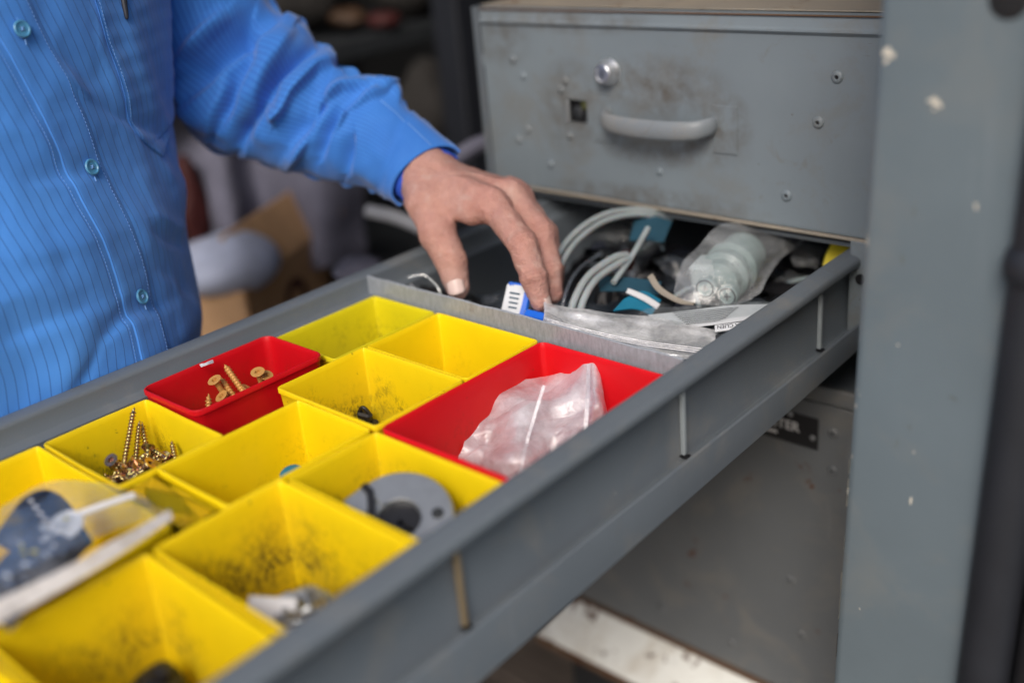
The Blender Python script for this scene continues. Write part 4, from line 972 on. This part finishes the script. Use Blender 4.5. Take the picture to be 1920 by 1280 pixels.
# placket: doubled strip, folded edge toward picture left
us = np.array([-1.2, -.6, 0, 2, 6, 12, 18, 24, 28, 30, 31.5]); li = np.array([.1, .8, 1.2, 1.4, 1.5, 1.5, 1.4, 1.3, 1.1, .7, .1])
zs_ = np.linspace(-140, 350, 170); V = []; UV = []
for z in zs_:
    puck = .35*math.sin(z/3.1)+.25*math.sin(z/1.3+2)
    Q, _ = P_uz(us, np.full(len(us), z), (li+np.where((us > 3) & (us < 29), .5*puck*np.abs(np.sin(us/3)), 0))[:, None]); V.append(Q); UV.append(np.stack([us, np.full(len(us), z)], 1))
V = np.array(V); b = MB(); b.add(V.reshape(-1, 3), gridfaces(*V.shape[:2])); b.build('placket', M['cloth'], person, 180, uv=np.concatenate(UV))
def stitches(name, us_, zs2, lift, parent):
    b = MB(); Q, nn = P_uz(us_, zs2, lift)
    L = np.concatenate([[0], np.cumsum(np.linalg.norm(np.diff(Q, axis=0), axis=1))]); n = int(L[-1]/2.6)
    for k in range(n):
        s0, s1 = k*2.6, k*2.6+1.5
        p0 = np.array([np.interp(s0, L, Q[:, c]) for c in range(3)]); p1 = np.array([np.interp(s1, L, Q[:, c]) for c in range(3)])
        b.tube([p0, p1], .22, 5)
    o = b.build(name, M['stitch'], parent); o['kind'] = 'stuff'; return o
stitches('stitching', np.full(120, -5.5), np.linspace(-80, 300, 120), .25, person)
stitches('stitching', np.full(120, 27.5), np.linspace(-80, 300, 120), 1.5, person)
# buttons
bvh_v = [tuple(p) for p in Gt[:, :-1].reshape(-1, 3)]
M['button'] = plain('blue_button', (.07, .25, .44), .35, var=.06)
for px, py in ((37, 60), (171, 317), (266, 555)):
    i, j = surf_at(px, py); p = Gt[i, j]; nn = N[i, j]; nn = nn+np.array([0, 0, .10]); Mx = frame(p+nn*2.4, nn, (0, 0, 1))
    b = MB(); b.lathe([(5.2, 0), (5.6, .6), (5.6, 1.3), (5.1, 1.9), (4.3, 1.9), (3.8, 1.2), (1, 1.1)], 32, Mx); bt = b.build('button', M['button'], person)
    for dx, dy in ((-1, -1), (1, -1), (-1, 1), (1, 1)):
        h = MB(); m2 = Mx.copy(); m2[:3, 3] = xf(Mx, [(dx*1.1, dy*1.1, 1.15)])[0]; h.lathe([(.55, 0), (.5, .12)], 10, m2); h.build('hole', M['ink'], bt)
    h = MB(); h.tube([xf(Mx, [(-1.1, -1.1, 1.2)])[0], xf(Mx, [(0, 0, 1.8)])[0], xf(Mx, [(1.1, 1.1, 1.2)])[0]], .35, 6); h.tube([xf(Mx, [(1.1, -1.1, 1.2)])[0], xf(Mx, [(0, 0, 1.7)])[0], xf(Mx, [(-1.1, 1.1, 1.2)])[0]], .35, 6); h.build('thread', M['stitch'], bt)
    h = MB(); h.tube([xf(Mx, [(6.2, 0, -.4)])[0], xf(Mx, [(9.5, .3, -.6)])[0]], .5, 6); h.tube([xf(Mx, [(-6.2, 0, -.4)])[0], xf(Mx, [(-9.5, .3, -.6)])[0]], .5, 6); h.build('buttonhole_stitch', M['stitch'], bt)
# chest pocket
def uz_of(px, py):
    i, j = surf_at(px, py); return UVv[i, j, 0], zz[i]
pL = [uz_of(*p) for p in ((176, 4), (196, 70), (222, 160), (244, 232), (262, 262))]; tip = uz_of(300, 291)
ztop = 350; sl = (pL[0][0]-pL[1][0])/(pL[0][1]-pL[1][1]); pl_z = [tip[1]]+[p[1] for p in pL[::-1]]+[ztop]; pl_u = [tip[0]]+[p[0] for p in pL[::-1]]+[pL[0][0]+sl*(ztop-pL[0][1])]
V = []; UV = []; NU = 40; lowr = tip[1]+13
zp = np.linspace(tip[1], ztop, 120)
for z in zp:
    u0 = np.interp(z, pl_z, pl_u); wd_full = 118-.0*z
    u1 = tip[0]+1+(z-tip[1])*4.2 if z < lowr else u0+wd_full; u1 = min(u1, np.interp(z, pl_z, pl_u)+wd_full)
    uu = np.linspace(u0, max(u1, u0+.5), NU); lf_ = 1.7*np.minimum(1, np.minimum(np.arange(NU), NU-1-np.arange(NU))/1.0)+.25*np.sin(z/2.3)
    lf_ = np.maximum(.05, lf_); Q, _ = P_uz(uu, np.full(NU, z), lf_[:, None]); V.append(Q); UV.append(np.stack([uu+.8, np.full(NU, z)], 1))
V = np.array(V); b = MB(); b.add(V.reshape(-1, 3), gridfaces(*V.shape[:2])); pk_o = b.build('pocket', M['cloth'], person, 180, uv=np.concatenate(UV))
stitches('stitching', np.interp(np.linspace(tip[1], 300, 80), pl_z, pl_u)+2.4, np.linspace(tip[1]+3, 300, 80), 2.0, person)
b = MB(); Q, _ = P_uz(np.interp(zp, pl_z, pl_u)-.2, zp, .9); b.tube(Q[::5], .3, 6); b.build('pocket_hem', M['fold'], person, 180)
i, j = surf_at(238, 36); p = Gt[i, j]; b = MB(); dpn = pj(p)[2]; b.tube([at(224, -60, dpn-9), at(231, -5, dpn-8), at(237, 30, dpn-6), at(238, 37, dpn-5)], [2.6, 2.4, 1.6, .7], 10)
pen = b.build('pen', M['navy']); tag(pen, 'dark blue pen clipped in the shirt pocket', 'pen')

# sleeve ---------------------------------------------------------
secs = [  # top outline px, bottom outline px, depth of axis
    ((380, -330), (200, -160), 905), ((440, -170), (235, 40), 915), ((500, -10), (300, 170), 922), ((560, 40), (395, 276), 922), ((615, 95), (500, 306), 915), ((668, 135), (588, 328), 905), ((715, 158), (655, 346), 896), ((765, 205), (703, 360), 886), ((812, 245), (728, 372), 876), ((861, 286), (751, 384), 866)]
NS, NA = 300, 200
T_ = np.linspace(0, 1, len(secs)); tt = np.linspace(0, 1, NS)
top = cr(np.array([s[0] for s in secs], float), 40); bot = cr(np.array([s[1] for s in secs], float), 40); dd_ = np.interp(np.linspace(0, 1, len(top)), T_, [s[2] for s in secs])
kk = np.linspace(0, len(top)-1, NS); top = np.stack([np.interp(kk, np.arange(len(top)), top[:, c]) for c in (0, 1)], 1); bot = np.stack([np.interp(kk, np.arange(len(bot)), bot[:, c]) for c in (0, 1)], 1); dd_ = np.interp(kk, np.arange(len(dd_)), dd_)
S3 = np.zeros((NS, NA, 3)); ang = np.linspace(0, 2*math.pi, NA)
axisP = np.array([at(*((top[i]+bot[i])/2), dd_[i]) for i in range(NS)])
for i in range(NS):
    pt = at(*top[i], dd_[i]); pb_ = at(*bot[i], dd_[i]); v = (pt-pb_)/2; c = (pt+pb_)/2
    vw = CAM-c; vw /= np.linalg.norm(vw); T = np.gradient(axisP, axis=0)[i]
    side = vw-v*(vw@v)/(v@v); side /= np.linalg.norm(side); r = np.linalg.norm(v)
    S3[i] = c+np.outer(np.cos(ang), v)+np.outer(np.sin(ang), side*r*.85)
Ns = normals(S3); 
if np.einsum('k,k', Ns[NS//2, NA//4], CAM-S3[NS//2, NA//4]) < 0: Ns = -Ns
ps = pj(S3)[..., :2]; fc = np.einsum('ijk,ijk->ij', Ns, CAM-S3) > -20
sarc = np.concatenate([[0], np.cumsum(np.linalg.norm(np.diff(axisP, axis=0), axis=1))])
ds = 2.4*vnoise(S3/np.array([26, 26, 26.]), 8)+1.5*vnoise(S3/13., 9)
env = 1-np.clip((tt-.76)/.12, 0, 1)*.8
ds = ds*env[:, None]
# folds of the sleeve, each a groove (negative) or a ridge (positive) lying where the cloth buckles
sf = [([(350, 190), (395, 130), (450, 75), (520, 35)], 20, -9), ([(420, 20), (380, 60), (340, 110)], 18, 6), ([(415, 235), (440, 170), (465, 110), (478, 40)], 17, -8), ([(470, 250), (480, 180), (510, 120), (545, 60)], 20, 6),
      ([(450, 285), (470, 240), (500, 185)], 14, -8), ([(505, 205), (520, 150), (560, 112), (600, 88)], 11, -8), ([(520, 225), (545, 175), (590, 130), (635, 112)], 12, 5), ([(500, 200), (512, 222), (535, 205)], 8, 5),
      ([(545, 280), (575, 240), (600, 200), (612, 165)], 16, -6), ([(600, 300), (615, 250), (640, 210), (690, 175)], 10, -6), ([(585, 235), (600, 190), (640, 165), (700, 158)], 9, 5), ([(630, 240), (650, 205), (690, 180), (725, 172)], 8, 5),
      ([(650, 330), (655, 290), (660, 250)], 10, -4), ([(330, 150), (350, 205), (390, 240)], 20, 6), ([(540, 315), (560, 290), (575, 265)], 10, 4), ([(395, 255), (410, 200), (425, 150)], 10, 5), ([(625, 120), (645, 122), (668, 145)], 8, -5), ([(700, 158), (730, 170), (748, 190)], 8, 4)]
for poly, wd, amp in sf: ds += np.where(fc, fold(ps, poly, wd*.8, amp*2.1, .5), 0)
# back side gets its own buckles
ds += np.where(fc, 0, 3*np.sin(tt[:, None]*60+2*np.sin(ang)[None])*env[:, None])
S3d = S3+Ns*ds[..., None]
rad = np.linalg.norm(top-bot, axis=1).mean()*.43/2
uvs = np.stack(np.meshgrid(sarc, ang, indexing='ij'), -1); uvs2 = np.zeros_like(uvs); uvs2[..., 0] = uvs[..., 1]*40*1.0; uvs2[..., 1] = uvs[..., 0]
icuff = int(NS*.80)
back_ = np.clip((tt-.74)/.26, 0, 1)**1.3; axd_ = axisP[-1]-axisP[-30]; axd_ /= np.linalg.norm(axd_)
shift = -(25*np.clip(np.sin(ang), 0, 1)**.75)[None]*back_[:, None]
S3d = S3d+shift[..., None]*axd_; S3 = S3+shift[..., None]*axd_
b = MB(); Sx = S3d[:icuff+4, :-1]; ns_ = Sx.shape[0]
b.add(Sx.reshape(-1, 3), [(i*(NA-1)+j, i*(NA-1)+(j+1) % (NA-1), (i+1)*(NA-1)+(j+1) % (NA-1), (i+1)*(NA-1)+j) for i in range(ns_-1) for j in range(NA-1)])
b.build('sleeve', M['sleeve'], person, 180, uv=uvs2[:icuff+4, :-1].reshape(-1, 2))
# cuff: stiffer, proud of the sleeve, doubled edge
Cu = S3d[icuff-2:]+Ns[icuff-2:]*1.6; n_c = Cu.shape[0]; ax_ = axisP[icuff-2:]
edge_in = [ax_[-1]+(Cu[-1]-ax_[-1])*(1-.045*k)+(axisP[-1]-axisP[-6])/np.linalg.norm(axisP[-1]-axisP[-6])*(.6*math.sin(k*.8)) for k in (.5, 1)]
inner_l = [ax_[-1-k]+(Cu[-1-k]-ax_[-1-k])*.94 for k in (1, 6, 14)]
start = ax_[0]+(Cu[0]-ax_[0])*.96
rings = [start]+[Cu[i] for i in range(n_c)]+edge_in+inner_l
b = MB(); b.loops([r[:-1] for r in rings]); uvc = np.zeros((len(rings), NA-1, 2)); uvc[..., 0] = np.arange(len(rings))[:, None]*sarc[-1]/NS*1.0; uvc[..., 0] = np.arange(len(rings))[:, None]*(sarc[-1]-sarc[icuff])/n_c; uvc[..., 1] = ang[:-1]*30
b.build('cuff', M['sleeve'], person, 60, uv=uvc.reshape(-1, 2))
# darker inner cuff
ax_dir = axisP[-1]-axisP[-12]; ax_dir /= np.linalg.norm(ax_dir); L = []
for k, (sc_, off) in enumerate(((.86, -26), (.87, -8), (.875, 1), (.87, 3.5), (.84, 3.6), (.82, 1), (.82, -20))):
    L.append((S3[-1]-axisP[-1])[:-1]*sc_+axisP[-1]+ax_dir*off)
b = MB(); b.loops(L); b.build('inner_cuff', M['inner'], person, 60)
# lower cuff seam (row of pale stitches along the sleeve)
b = MB()
for i in range(icuff-36, NS-3, 3):
    j = int(NA*.14); p = S3d[i, j]+Ns[i, j]*(2.2 if i > icuff else .8); q_ = S3d[min(NS-1, i+2), j]+Ns[i, j]*(2.2 if i > icuff else .8); b.tube([p, q_], .5, 5)
o = b.build('cuff_stitching', M['stitch'], person); o['kind'] = 'stuff'

# hand: one continuous surface grown from tapering limbs -----------
def sd_cone(P, a, b_, ra, rb):
    ab = b_-a; t = np.clip(((P-a)@ab)/(ab@ab), 0, 1); return np.linalg.norm(P-(a+t[..., None]*ab), axis=-1)-(ra+(rb-ra)*t)
def smin(a, b_, k):
    h = np.clip(.5+.5*(b_-a)/k, 0, 1); return b_+(a-b_)*h-k*h*(1-h)
HA = lambda px, py, dpt: at(px, py, dpt)
W0 = at(735, 292, 881); W = at(803, 334, 866)
fingers = {
 'index': [(922, 382, 826, 12.5), (978, 455, 802, 11.2), (1001, 520, 797, 9.8), (1013, 566, 800, 7.6)],
 'middle': [(958, 368, 846, 12.0), (1014, 438, 824, 10.8), (1031, 506, 818, 9.4), (1037, 550, 820, 7.4)],
 'ring': [(968, 366, 868, 11.4), (1022, 440, 850, 10.2), (1036, 500, 846, 9), (1038, 545, 846, 7.2)],
 'little': [(962, 362, 888, 10.4), (1004, 430, 878, 9), (1012, 480, 876, 8), (1010, 520, 876, 6.6)]}
thumb = [(800, 378, 850, 16), (820, 437, 841, 14.3), (846, 490, 838, 12.6), (858, 540, 838, 9.6)]
fp_ = {k: [(at(a, b2, c), r) for a, b2, c, r in v] for k, v in fingers.items()}; tp = [(at(a, b2, c), r) for a, b2, c, r in thumb]
allp = np.array([p for v in fp_.values() for p, r in v]+[p for p, r in tp]+[W0, W]); lo = allp.min(0)-30; hi = allp.max(0)+30
h_ = 1.35
def hand_sdf(P):
    vwu = np.array([0, 0, 1.])
    palm = sd_cone(P, W0, W, 16, 17)
    sdv = np.cross((W-W0)/np.linalg.norm(W-W0), CAM-W); sdv /= np.linalg.norm(sdv)
    palm = smin(palm, sd_cone(P, W0+sdv*7, W+sdv*8, 15, 17), 6); palm = smin(palm, sd_cone(P, W0-sdv*7, W-sdv*8, 15, 17), 6)
    for k, w0, w1 in (('index', 16.5, 13.5), ('middle', 16, 13), ('ring', 16, 12.5), ('little', 16, 12)):
        palm = smin(palm, sd_cone(P, W, fp_[k][0][0]+np.array([0, 0, -2.]), w0, w1), 7)
    palm = smin(palm, sd_cone(P, W, tp[0][0], 17, 16), 7)
    palm = smin(palm, sd_cone(P, tp[0][0]*.5+W*.5, (fp_['index'][0][0]*.62+tp[1][0]*.38), 14, 8.0), 9)
    d = palm
    ch = []
    for k, v in list(fp_.items())+[('thumb', tp)]:
        c = None
        for (a, ra), (b2, rb) in zip(v[:-1], v[1:]):
            m_ = (a+b2)/2; rm = (ra+rb)/2*.93
            for s in (sd_cone(P, a, m_, ra, rm), sd_cone(P, m_, b2, rm, rb)): c = s if c is None else smin(c, s, 2.2)
        ch.append(c)
    fing = ch[0]
    for c in ch[1:4]: fing = smin(fing, c, .8)
    d = smin(d, fing, 6); d = smin(d, ch[4], 6)
    # tendons and knuckle swell on the back of the hand
    for k in fp_:
        a = W*.45+fp_[k][0][0]*.55; e = fp_[k][0][0]; up = (CAM-e)/np.linalg.norm(CAM-e)*.55+vwu*.6; up /= np.linalg.norm(up)
        d = smin(d, sd_cone(P, a+up*11.5, e+up*9.5, 2.6, 3.6), 6); d = smin(d, np.linalg.norm(P-(e+up*7.5), axis=-1)-7.2, 5)
        for jn, am in ((1, .55), (2, .4)):
            J = fp_[k][jn][0]; t = fp_[k][jn+1][0]-fp_[k][jn-1][0]; t /= np.linalg.norm(t); q = (P-J)@t; near_ = np.exp(-(np.linalg.norm(P-J, axis=-1)/15)**4)
            for s in (-4.2, -1.4, 1.4, 4.0): d = d+near_*am*1.7*np.exp(-((q-s)/.95)**2)
            upn = (P-J)@up; d = d-near_*.9*np.exp(-(q/5)**2)*(upn > 0)
    for s, am in ((-6, .5), (-3, .6), (0, .6), (3, .5)):
        J = tp[2][0]; t = tp[3][0]-tp[1][0]; t /= np.linalg.norm(t); q = (P-J)@t; d = d+am*1.6*np.exp(-((q-s)/1.0)**2)*np.exp(-(np.linalg.norm(P-J, axis=-1)/18)**4)
    d = d+.7*vnoise(P/9., 12)+.45*vnoise(P/3.6, 13)+.22*vnoise(P/np.array([1.9, 1.9, 1.9]), 14)
    # vein-like ridges
    return d
def surface_nets(lo, hi, h, f):
    n = np.ceil((hi-lo)/h).astype(int)+1; xs_ = [lo[i]+h*np.arange(n[i]) for i in range(3)]
    D = np.zeros(n)
    for i in range(0, n[0], 24):
        X, Y, Zq = np.meshgrid(xs_[0][i:i+24], xs_[1], xs_[2], indexing='ij'); D[i:i+24] = f(np.stack([X, Y, Zq], -1))
    D[0] = D[-1] = 5; D[:, 0] = D[:, -1] = 5; D[:, :, 0] = D[:, :, -1] = 5
    sg = D < 0; acc = np.zeros((*(n-1), 3)); cnt = np.zeros(n-1)
    base = np.stack(np.meshgrid(*[np.arange(k-1) for k in n], indexing='ij'), -1).astype(float)
    for ax in range(3):
        oth = [a for a in range(3) if a != ax]
        for o1 in (0, 1):
            for o2 in (0, 1):
                offs = [0, 0, 0]; offs[oth[0]] = o1; offs[oth[1]] = o2
                sl0 = tuple(slice(offs[a], offs[a]+n[a]-1) for a in range(3)); offs[ax] = 1; sl1 = tuple(slice(offs[a], offs[a]+n[a]-1) for a in range(3))
                a0, a1 = D[sl0], D[sl1]; cr_ = (a0 < 0) != (a1 < 0); t = np.where(cr_, a0/np.where(a0-a1 == 0, 1, a0-a1), 0)
                offs[ax] = 0
                for c in range(3): acc[..., c] += np.where(cr_, offs[c]+(t if c == ax else 0), 0)
                cnt += cr_
    act = cnt > 0; idx = np.full(n-1, -1); idx[act] = np.arange(act.sum())
    V = lo+h*(base[act]+acc[act]/cnt[act][:, None]); F = []
    for ax in range(3):
        o = [a for a in range(3) if a != ax]
        sl = [slice(1, n[a]-1) for a in range(3)]; sl[ax] = slice(0, n[ax]-1); s0 = sg[tuple(sl)]
        sl2 = list(sl); sl2[ax] = slice(1, n[ax]); s1 = sg[tuple(sl2)]; I = np.argwhere(s0 != s1)
        flip = s0[s0 != s1]; I[:, o[0]] += 1; I[:, o[1]] += 1
        def q(d0, d1):
            J = I.copy(); J[:, o[0]] -= d0; J[:, o[1]] -= d1; return idx[J[:, 0], J[:, 1], J[:, 2]]
        quad = np.stack([q(1, 1), q(0, 1), q(0, 0), q(1, 0)], 1)
        if ax == 1: flip = ~flip
        quad[~flip] = quad[~flip][:, ::-1]; F.append(quad)
    return V, np.concatenate(F)
V, F = surface_nets(lo, hi, h_, hand_sdf)
F = F[(F >= 0).all(1)]
# skin tone: redder over the knuckles and fingertips, paler dust on the thumb
tone = np.tile(np.array([.43, .235, .205]), (len(V), 1))
def blend(c, centre, r, colr, k):
    wq = (np.exp(-(np.linalg.norm(V-centre, axis=1)/r)**2)*k)[:, None]; return c*(1-wq)+np.array(colr)*wq
for k in fp_:
    for jn, r, am in ((0, 15, .6), (1, 11, .5), (2, 9, .4), (3, 9, .35)): tone = blend(tone, fp_[k][jn][0], r, (.50, .19, .165), am)
tone = blend(tone, tp[2][0], 14, (.60, .36, .28), .6); tone = blend(tone, tp[3][0], 12, (.62, .45, .40), .6); tone = blend(tone, tp[1][0], 14, (.58, .26, .20), .5)
tone = blend(tone, fp_['middle'][0][0]+(CAM-fp_['middle'][0][0])*.012, 9, (.60, .48, .42), .6)
for k, v_ in list(fp_.items())+[('thumb', tp)]:      # darker lines where the skin folds over the joints
    for jn in ((1, 2) if k != 'thumb' else (2,)):
        J = v_[jn][0]; t = v_[jn+1][0]-v_[jn-1][0]; t /= np.linalg.norm(t); q = (V-J)@t; nr = np.exp(-(np.linalg.norm(V-J, axis=1)/14)**4)
        for s_0 in (-4.2, -1.4, 1.4, 4.0):
            w_ = (nr*np.exp(-((q-s_0)/.8)**2)*.5)[:, None]; tone = tone*(1-w_)+np.array([.25, .10, .075])*w_
mot = vnoise(V/7., 41)*.5+vnoise(V/3., 42)*.4; tone = tone*(1+.16*mot[:, None]*np.array([.7, 1.1, 1.1]))
dust_ = np.clip(vnoise(V/4.5, 43)-.15, 0, 1)*np.clip(.4-np.abs(vnoise(V/16., 44)), 0, 1); tone = tone+(np.array([.62, .50, .45])-tone)*np.clip(dust_*2.2, 0, .3)[:, None]
b = MB(); b.add(V, [tuple(f) for f in F.tolist()]); hand = b.build('body', M['skin'], person, 180, cols=tone)
sm = hand.modifiers.new('smooth', 'SMOOTH'); sm.factor = .5; sm.iterations = 2
# nails
def nail(c, nrm, along, w_, l_, nm='nail'):
    Mx = frame(c, nrm, along); P = []; n = 9
    for i in range(n):
        for j in range(n):
            u = -1+2*i/(n-1); v = -1+2*j/(n-1); k = math.sqrt(1-.5*v*v); uu = u*math.sqrt(1-.45*v*v); P.append((uu*l_/2, v*w_/2, -(v*v)*w_*.20-(max(0, -u)**3)*.5))
    b = MB(); G_ = xf(Mx, P).reshape(n, n, 3); n2 = normals(G_); 
    b.add(G_.reshape(-1, 3), gridfaces(n, n)); o = b.build(nm, M['nail'], person, 180); so_ = o.modifiers.new('thick', 'SOLIDIFY'); so_.thickness = .0007; so_.offset = 0; return o
t3, r3 = tp[3]; al = t3-tp[2][0]; al /= np.linalg.norm(al); tv = (CAM-t3)/np.linalg.norm(CAM-t3); tn = tv*.9+CAMR[0]*-.15; tn -= al*(tn@al); tn /= np.linalg.norm(tn)
nail(t3+tn*(r3+.4)-al*1.5, tn, al, 13.5, 14)
t3, r3 = fp_['index'][3]; al = t3-fp_['index'][2][0]; al /= np.linalg.norm(al); tn = CAMR[0]*.85+(CAM-t3)/np.linalg.norm(CAM-t3)*.35; tn -= al*(tn@al); tn /= np.linalg.norm(tn)
nail(t3+tn*(r3+.1)+al*0, tn, al, 10, 11)
# legs and boots behind the drawer, on the floor
for s in (-85, 85):
    c2 = np.array([-150., -240.])+Ld*s
    b = MB(); b.tube([(c2[0], c2[1], -120), (c2[0]-5, c2[1], -350), (c2[0]-8, c2[1], -560), (c2[0]-10, c2[1], -800), (c2[0]-10, c2[1], FLOOR_Z+25)], [95, 82, 66, 60, 62], 24); b.build('trouser_leg', M['jeans'], person, 180)
    b = MB(); L = []
    for x, hw, hh in ((-110, 30, 60), (-90, 42, 80), (-30, 44, 85), (20, 44, 60), (80, 48, 48), (130, 42, 40), (155, 22, 30)):
        a = np.linspace(0, 2*math.pi, 17)[:-1]; L.append([np.array([c2[0], c2[1], FLOOR_Z+4])+np.array([*(Fd*x+Ld*hw*math.cos(t)), hh*max(0, .5+.5*math.sin(t))]) for t in a])
    b.loops(L, True, True); b.build('boot', M['leather'], person, 180)

# ---------------------------------------------------------------- blurred clutter behind
def seg(px0, px1, depth): return at(*px0, depth), at(*px1, depth)
# cardboard box
bd = ray((1487, -306)); bd[2] = 0; bd /= np.linalg.norm(bd); be = np.array([bd[1], -bd[0], 0.])
P0 = at(461, 548, 1260)
bx = thing('cardboard_box', 'open brown cardboard box with a dark red ring logo, behind the drawer', 'box', tuple(P0))
if be[0] > 0: be = -be
Ln, Wd, Hh = 230, 150, 260
cbs = [P0, P0+bd*Ln, P0+bd*Ln+be*Wd, P0+be*Wd]
for i in range(4):
    a, c = cbs[i], cbs[(i+1) % 4]; inn = (sum(cbs)/4-(a+c)/2); inn /= np.linalg.norm(inn); dn = np.array([0, 0, -Hh])
    b = MB(); b.loops([[a, c, c+inn*5, a+inn*5], [a+dn, c+dn, c+dn+inn*5, a+dn+inn*5]], True, True); b.build('side', M['card'], bx)
    if i == 0:      # one long flap stands half folded up
        a2 = a+(c-a)*.12; up3 = np.array([0, 0, 58.])+inn*34
        b = MB(); b.loops([[a2+[0, 0, 1], c+[0, 0, 1], c+inn*3+[0, 0, 1], a2+inn*3+[0, 0, 1]], [a2+up3, c+up3*.95, c+up3*.95+inn*3, a2+up3+inn*3]], True, True); b.build('flap', M['card'], bx)
        t0 = c+up3*.5; b = MB(); b.loops([[c+[0, 0, 2], c+up3*.95, c+up3*.95+bd*3, c+bd*3+[0, 0, 2]], [c-be*34+[0, 0, 22], c-be*30+up3, c-be*30+up3+bd*3, c-be*34+bd*3+[0, 0, 22]]], True, True); b.build('flap', M['card'], bx)
rc = P0+bd*Ln*.52+np.array([0, 0, -62]); nn = -(sum(cbs)/4-(cbs[0]+cbs[1])/2); nn[2] = 0; nn /= np.linalg.norm(nn)
b = MB(); Mx = frame(rc+nn*1.2, nn, (0, 0, 1)); b.lathe([(21, 0), (21, .4), (33, .4), (33, 0)], 40, Mx, False, False); b.build('ring_logo', M['bgred'], bx)
b = MB(); b.box((cbs[3][0], cbs[3][1]-140, P0[2]-Hh-12), (cbs[1][0]+80, cbs[1][1]+180, P0[2]-Hh), 4)
zshelf = P0[2]-Hh-12
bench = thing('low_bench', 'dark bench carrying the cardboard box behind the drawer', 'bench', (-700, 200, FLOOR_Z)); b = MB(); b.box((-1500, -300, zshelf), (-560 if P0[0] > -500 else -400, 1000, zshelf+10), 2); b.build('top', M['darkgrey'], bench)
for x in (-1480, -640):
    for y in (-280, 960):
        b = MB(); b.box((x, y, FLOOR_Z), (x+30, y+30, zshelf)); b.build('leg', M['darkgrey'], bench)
# white sack inside / beside the box
c0 = at(425, 495, 1300)
b = MB(); nlat = 24; L = []
for i in range(1, nlat):
    ph = math.pi*i/nlat; a = np.linspace(0, 2*math.pi, 33)[:-1]
    L.append([c0+np.array([62*math.sin(ph)*math.cos(t), 62*math.sin(ph)*math.sin(t), 36*math.cos(ph)])*(1+.035*math.sin(3*t+i*.4)) for t in a])
b.loops(L, True, True); tag(b.build('white_sack', M['bgwhite'], None, 180), 'blurred pale lilac sack resting in the open cardboard box', 'sack')
# grey dust sheet hanging under the arm
tag(sheet('dust_sheet', [[at(300, 180, 1480), at(420, 200, 1440), at(500, 200, 1500), at(600, 210, 1450), at(700, 220, 1500)], [at(310, 300, 1460), at(420, 310, 1420), at(480, 310, 1490), at(590, 330, 1430), at(680, 340, 1500)], [at(390, 440, 1450), at(440, 440, 1400), at(510, 440, 1480), at(600, 440, 1420), at(690, 450, 1490)], [at(400, 520, 1460), at(450, 520, 1420), at(520, 520, 1480), at(610, 500, 1430), at(690, 480, 1500)]], M['lilac'], None, 12, 16, .4, 60, 3, 3), 'grey lilac dust sheet hanging in folds below the arm', 'sheet')
def lump(name, px, py, d, sx, sy, sz_, mat, label, cat, seed=0):
    c = at(px, py, d); L = []; n = 20
    for i in range(1, n):
        ph = math.pi*i/n; a = np.linspace(0, 2*math.pi, 29)[:-1]
        pts = np.array([[sx*math.sin(ph)*math.cos(t), sy*math.sin(ph)*math.sin(t), sz_*math.cos(ph)] for t in a]); pts *= (1+.22*vnoise(pts/np.array([sx, sy, sz_])*1.6+seed*3.3, seed))[:, None]; L.append(c+pts)
    b = MB(); b.loops(L, True, True); tag(b.build(name, mat, None, 180), label, cat)
lump('red_bottle', 362, 385, 1420, 22, 22, 60, M['bgred'], 'dull red bottle standing beside the shirt, behind', 'bottle', 1)
lump('brown_sack', 800, 225, 1650, 55, 60, 80, M['bgbrown'], 'dark brown sack slumped behind the cuff', 'sack', 2)
lump('pale_rag', 668, 500, 1150, 20, 26, 9, M['lilac'], 'pale rag lying just behind the drawer', 'rag', 3)
lump('grey_bundle', 565, -5, 1600, 55, 50, 45, M['bgbrown'], 'grey bundle on the shelf at the top left', 'bundle', 4)
lump('pale_bundle', 760, -25, 1700, 75, 60, 45, M['bgbrown'], 'pale bundle on the shelf at the top centre', 'bundle', 5)
lump('orange_pouch', 650, 32, 1600, 34, 30, 13, M['bgorange'], 'dull orange pouch on the back shelf', 'pouch', 6)
lump('red_pouch', 722, 38, 1600, 24, 25, 13, M['bgred'], 'dark red pouch on the back shelf beside the orange one', 'pouch', 7)
for nm, p0, p1, r, mt, lb_ in (('pale_bar', (690, 395, 1180), (800, 432, 1150), 7, M['whitep'], 'pale metal bar lying behind the hand'), ('grey_strap', (850, 300, 1150), (930, 262, 1180), 9, M['lilac'], 'grey strap leading to the closed drawer behind the cuff')):
    b = MB(); b.tube([at(*p0), (at(*p0)+at(*p1))/2+[0, 0, 3], at(*p1)], r, 10); tag(b.build(nm, mt), lb_, nm.split('_')[1])
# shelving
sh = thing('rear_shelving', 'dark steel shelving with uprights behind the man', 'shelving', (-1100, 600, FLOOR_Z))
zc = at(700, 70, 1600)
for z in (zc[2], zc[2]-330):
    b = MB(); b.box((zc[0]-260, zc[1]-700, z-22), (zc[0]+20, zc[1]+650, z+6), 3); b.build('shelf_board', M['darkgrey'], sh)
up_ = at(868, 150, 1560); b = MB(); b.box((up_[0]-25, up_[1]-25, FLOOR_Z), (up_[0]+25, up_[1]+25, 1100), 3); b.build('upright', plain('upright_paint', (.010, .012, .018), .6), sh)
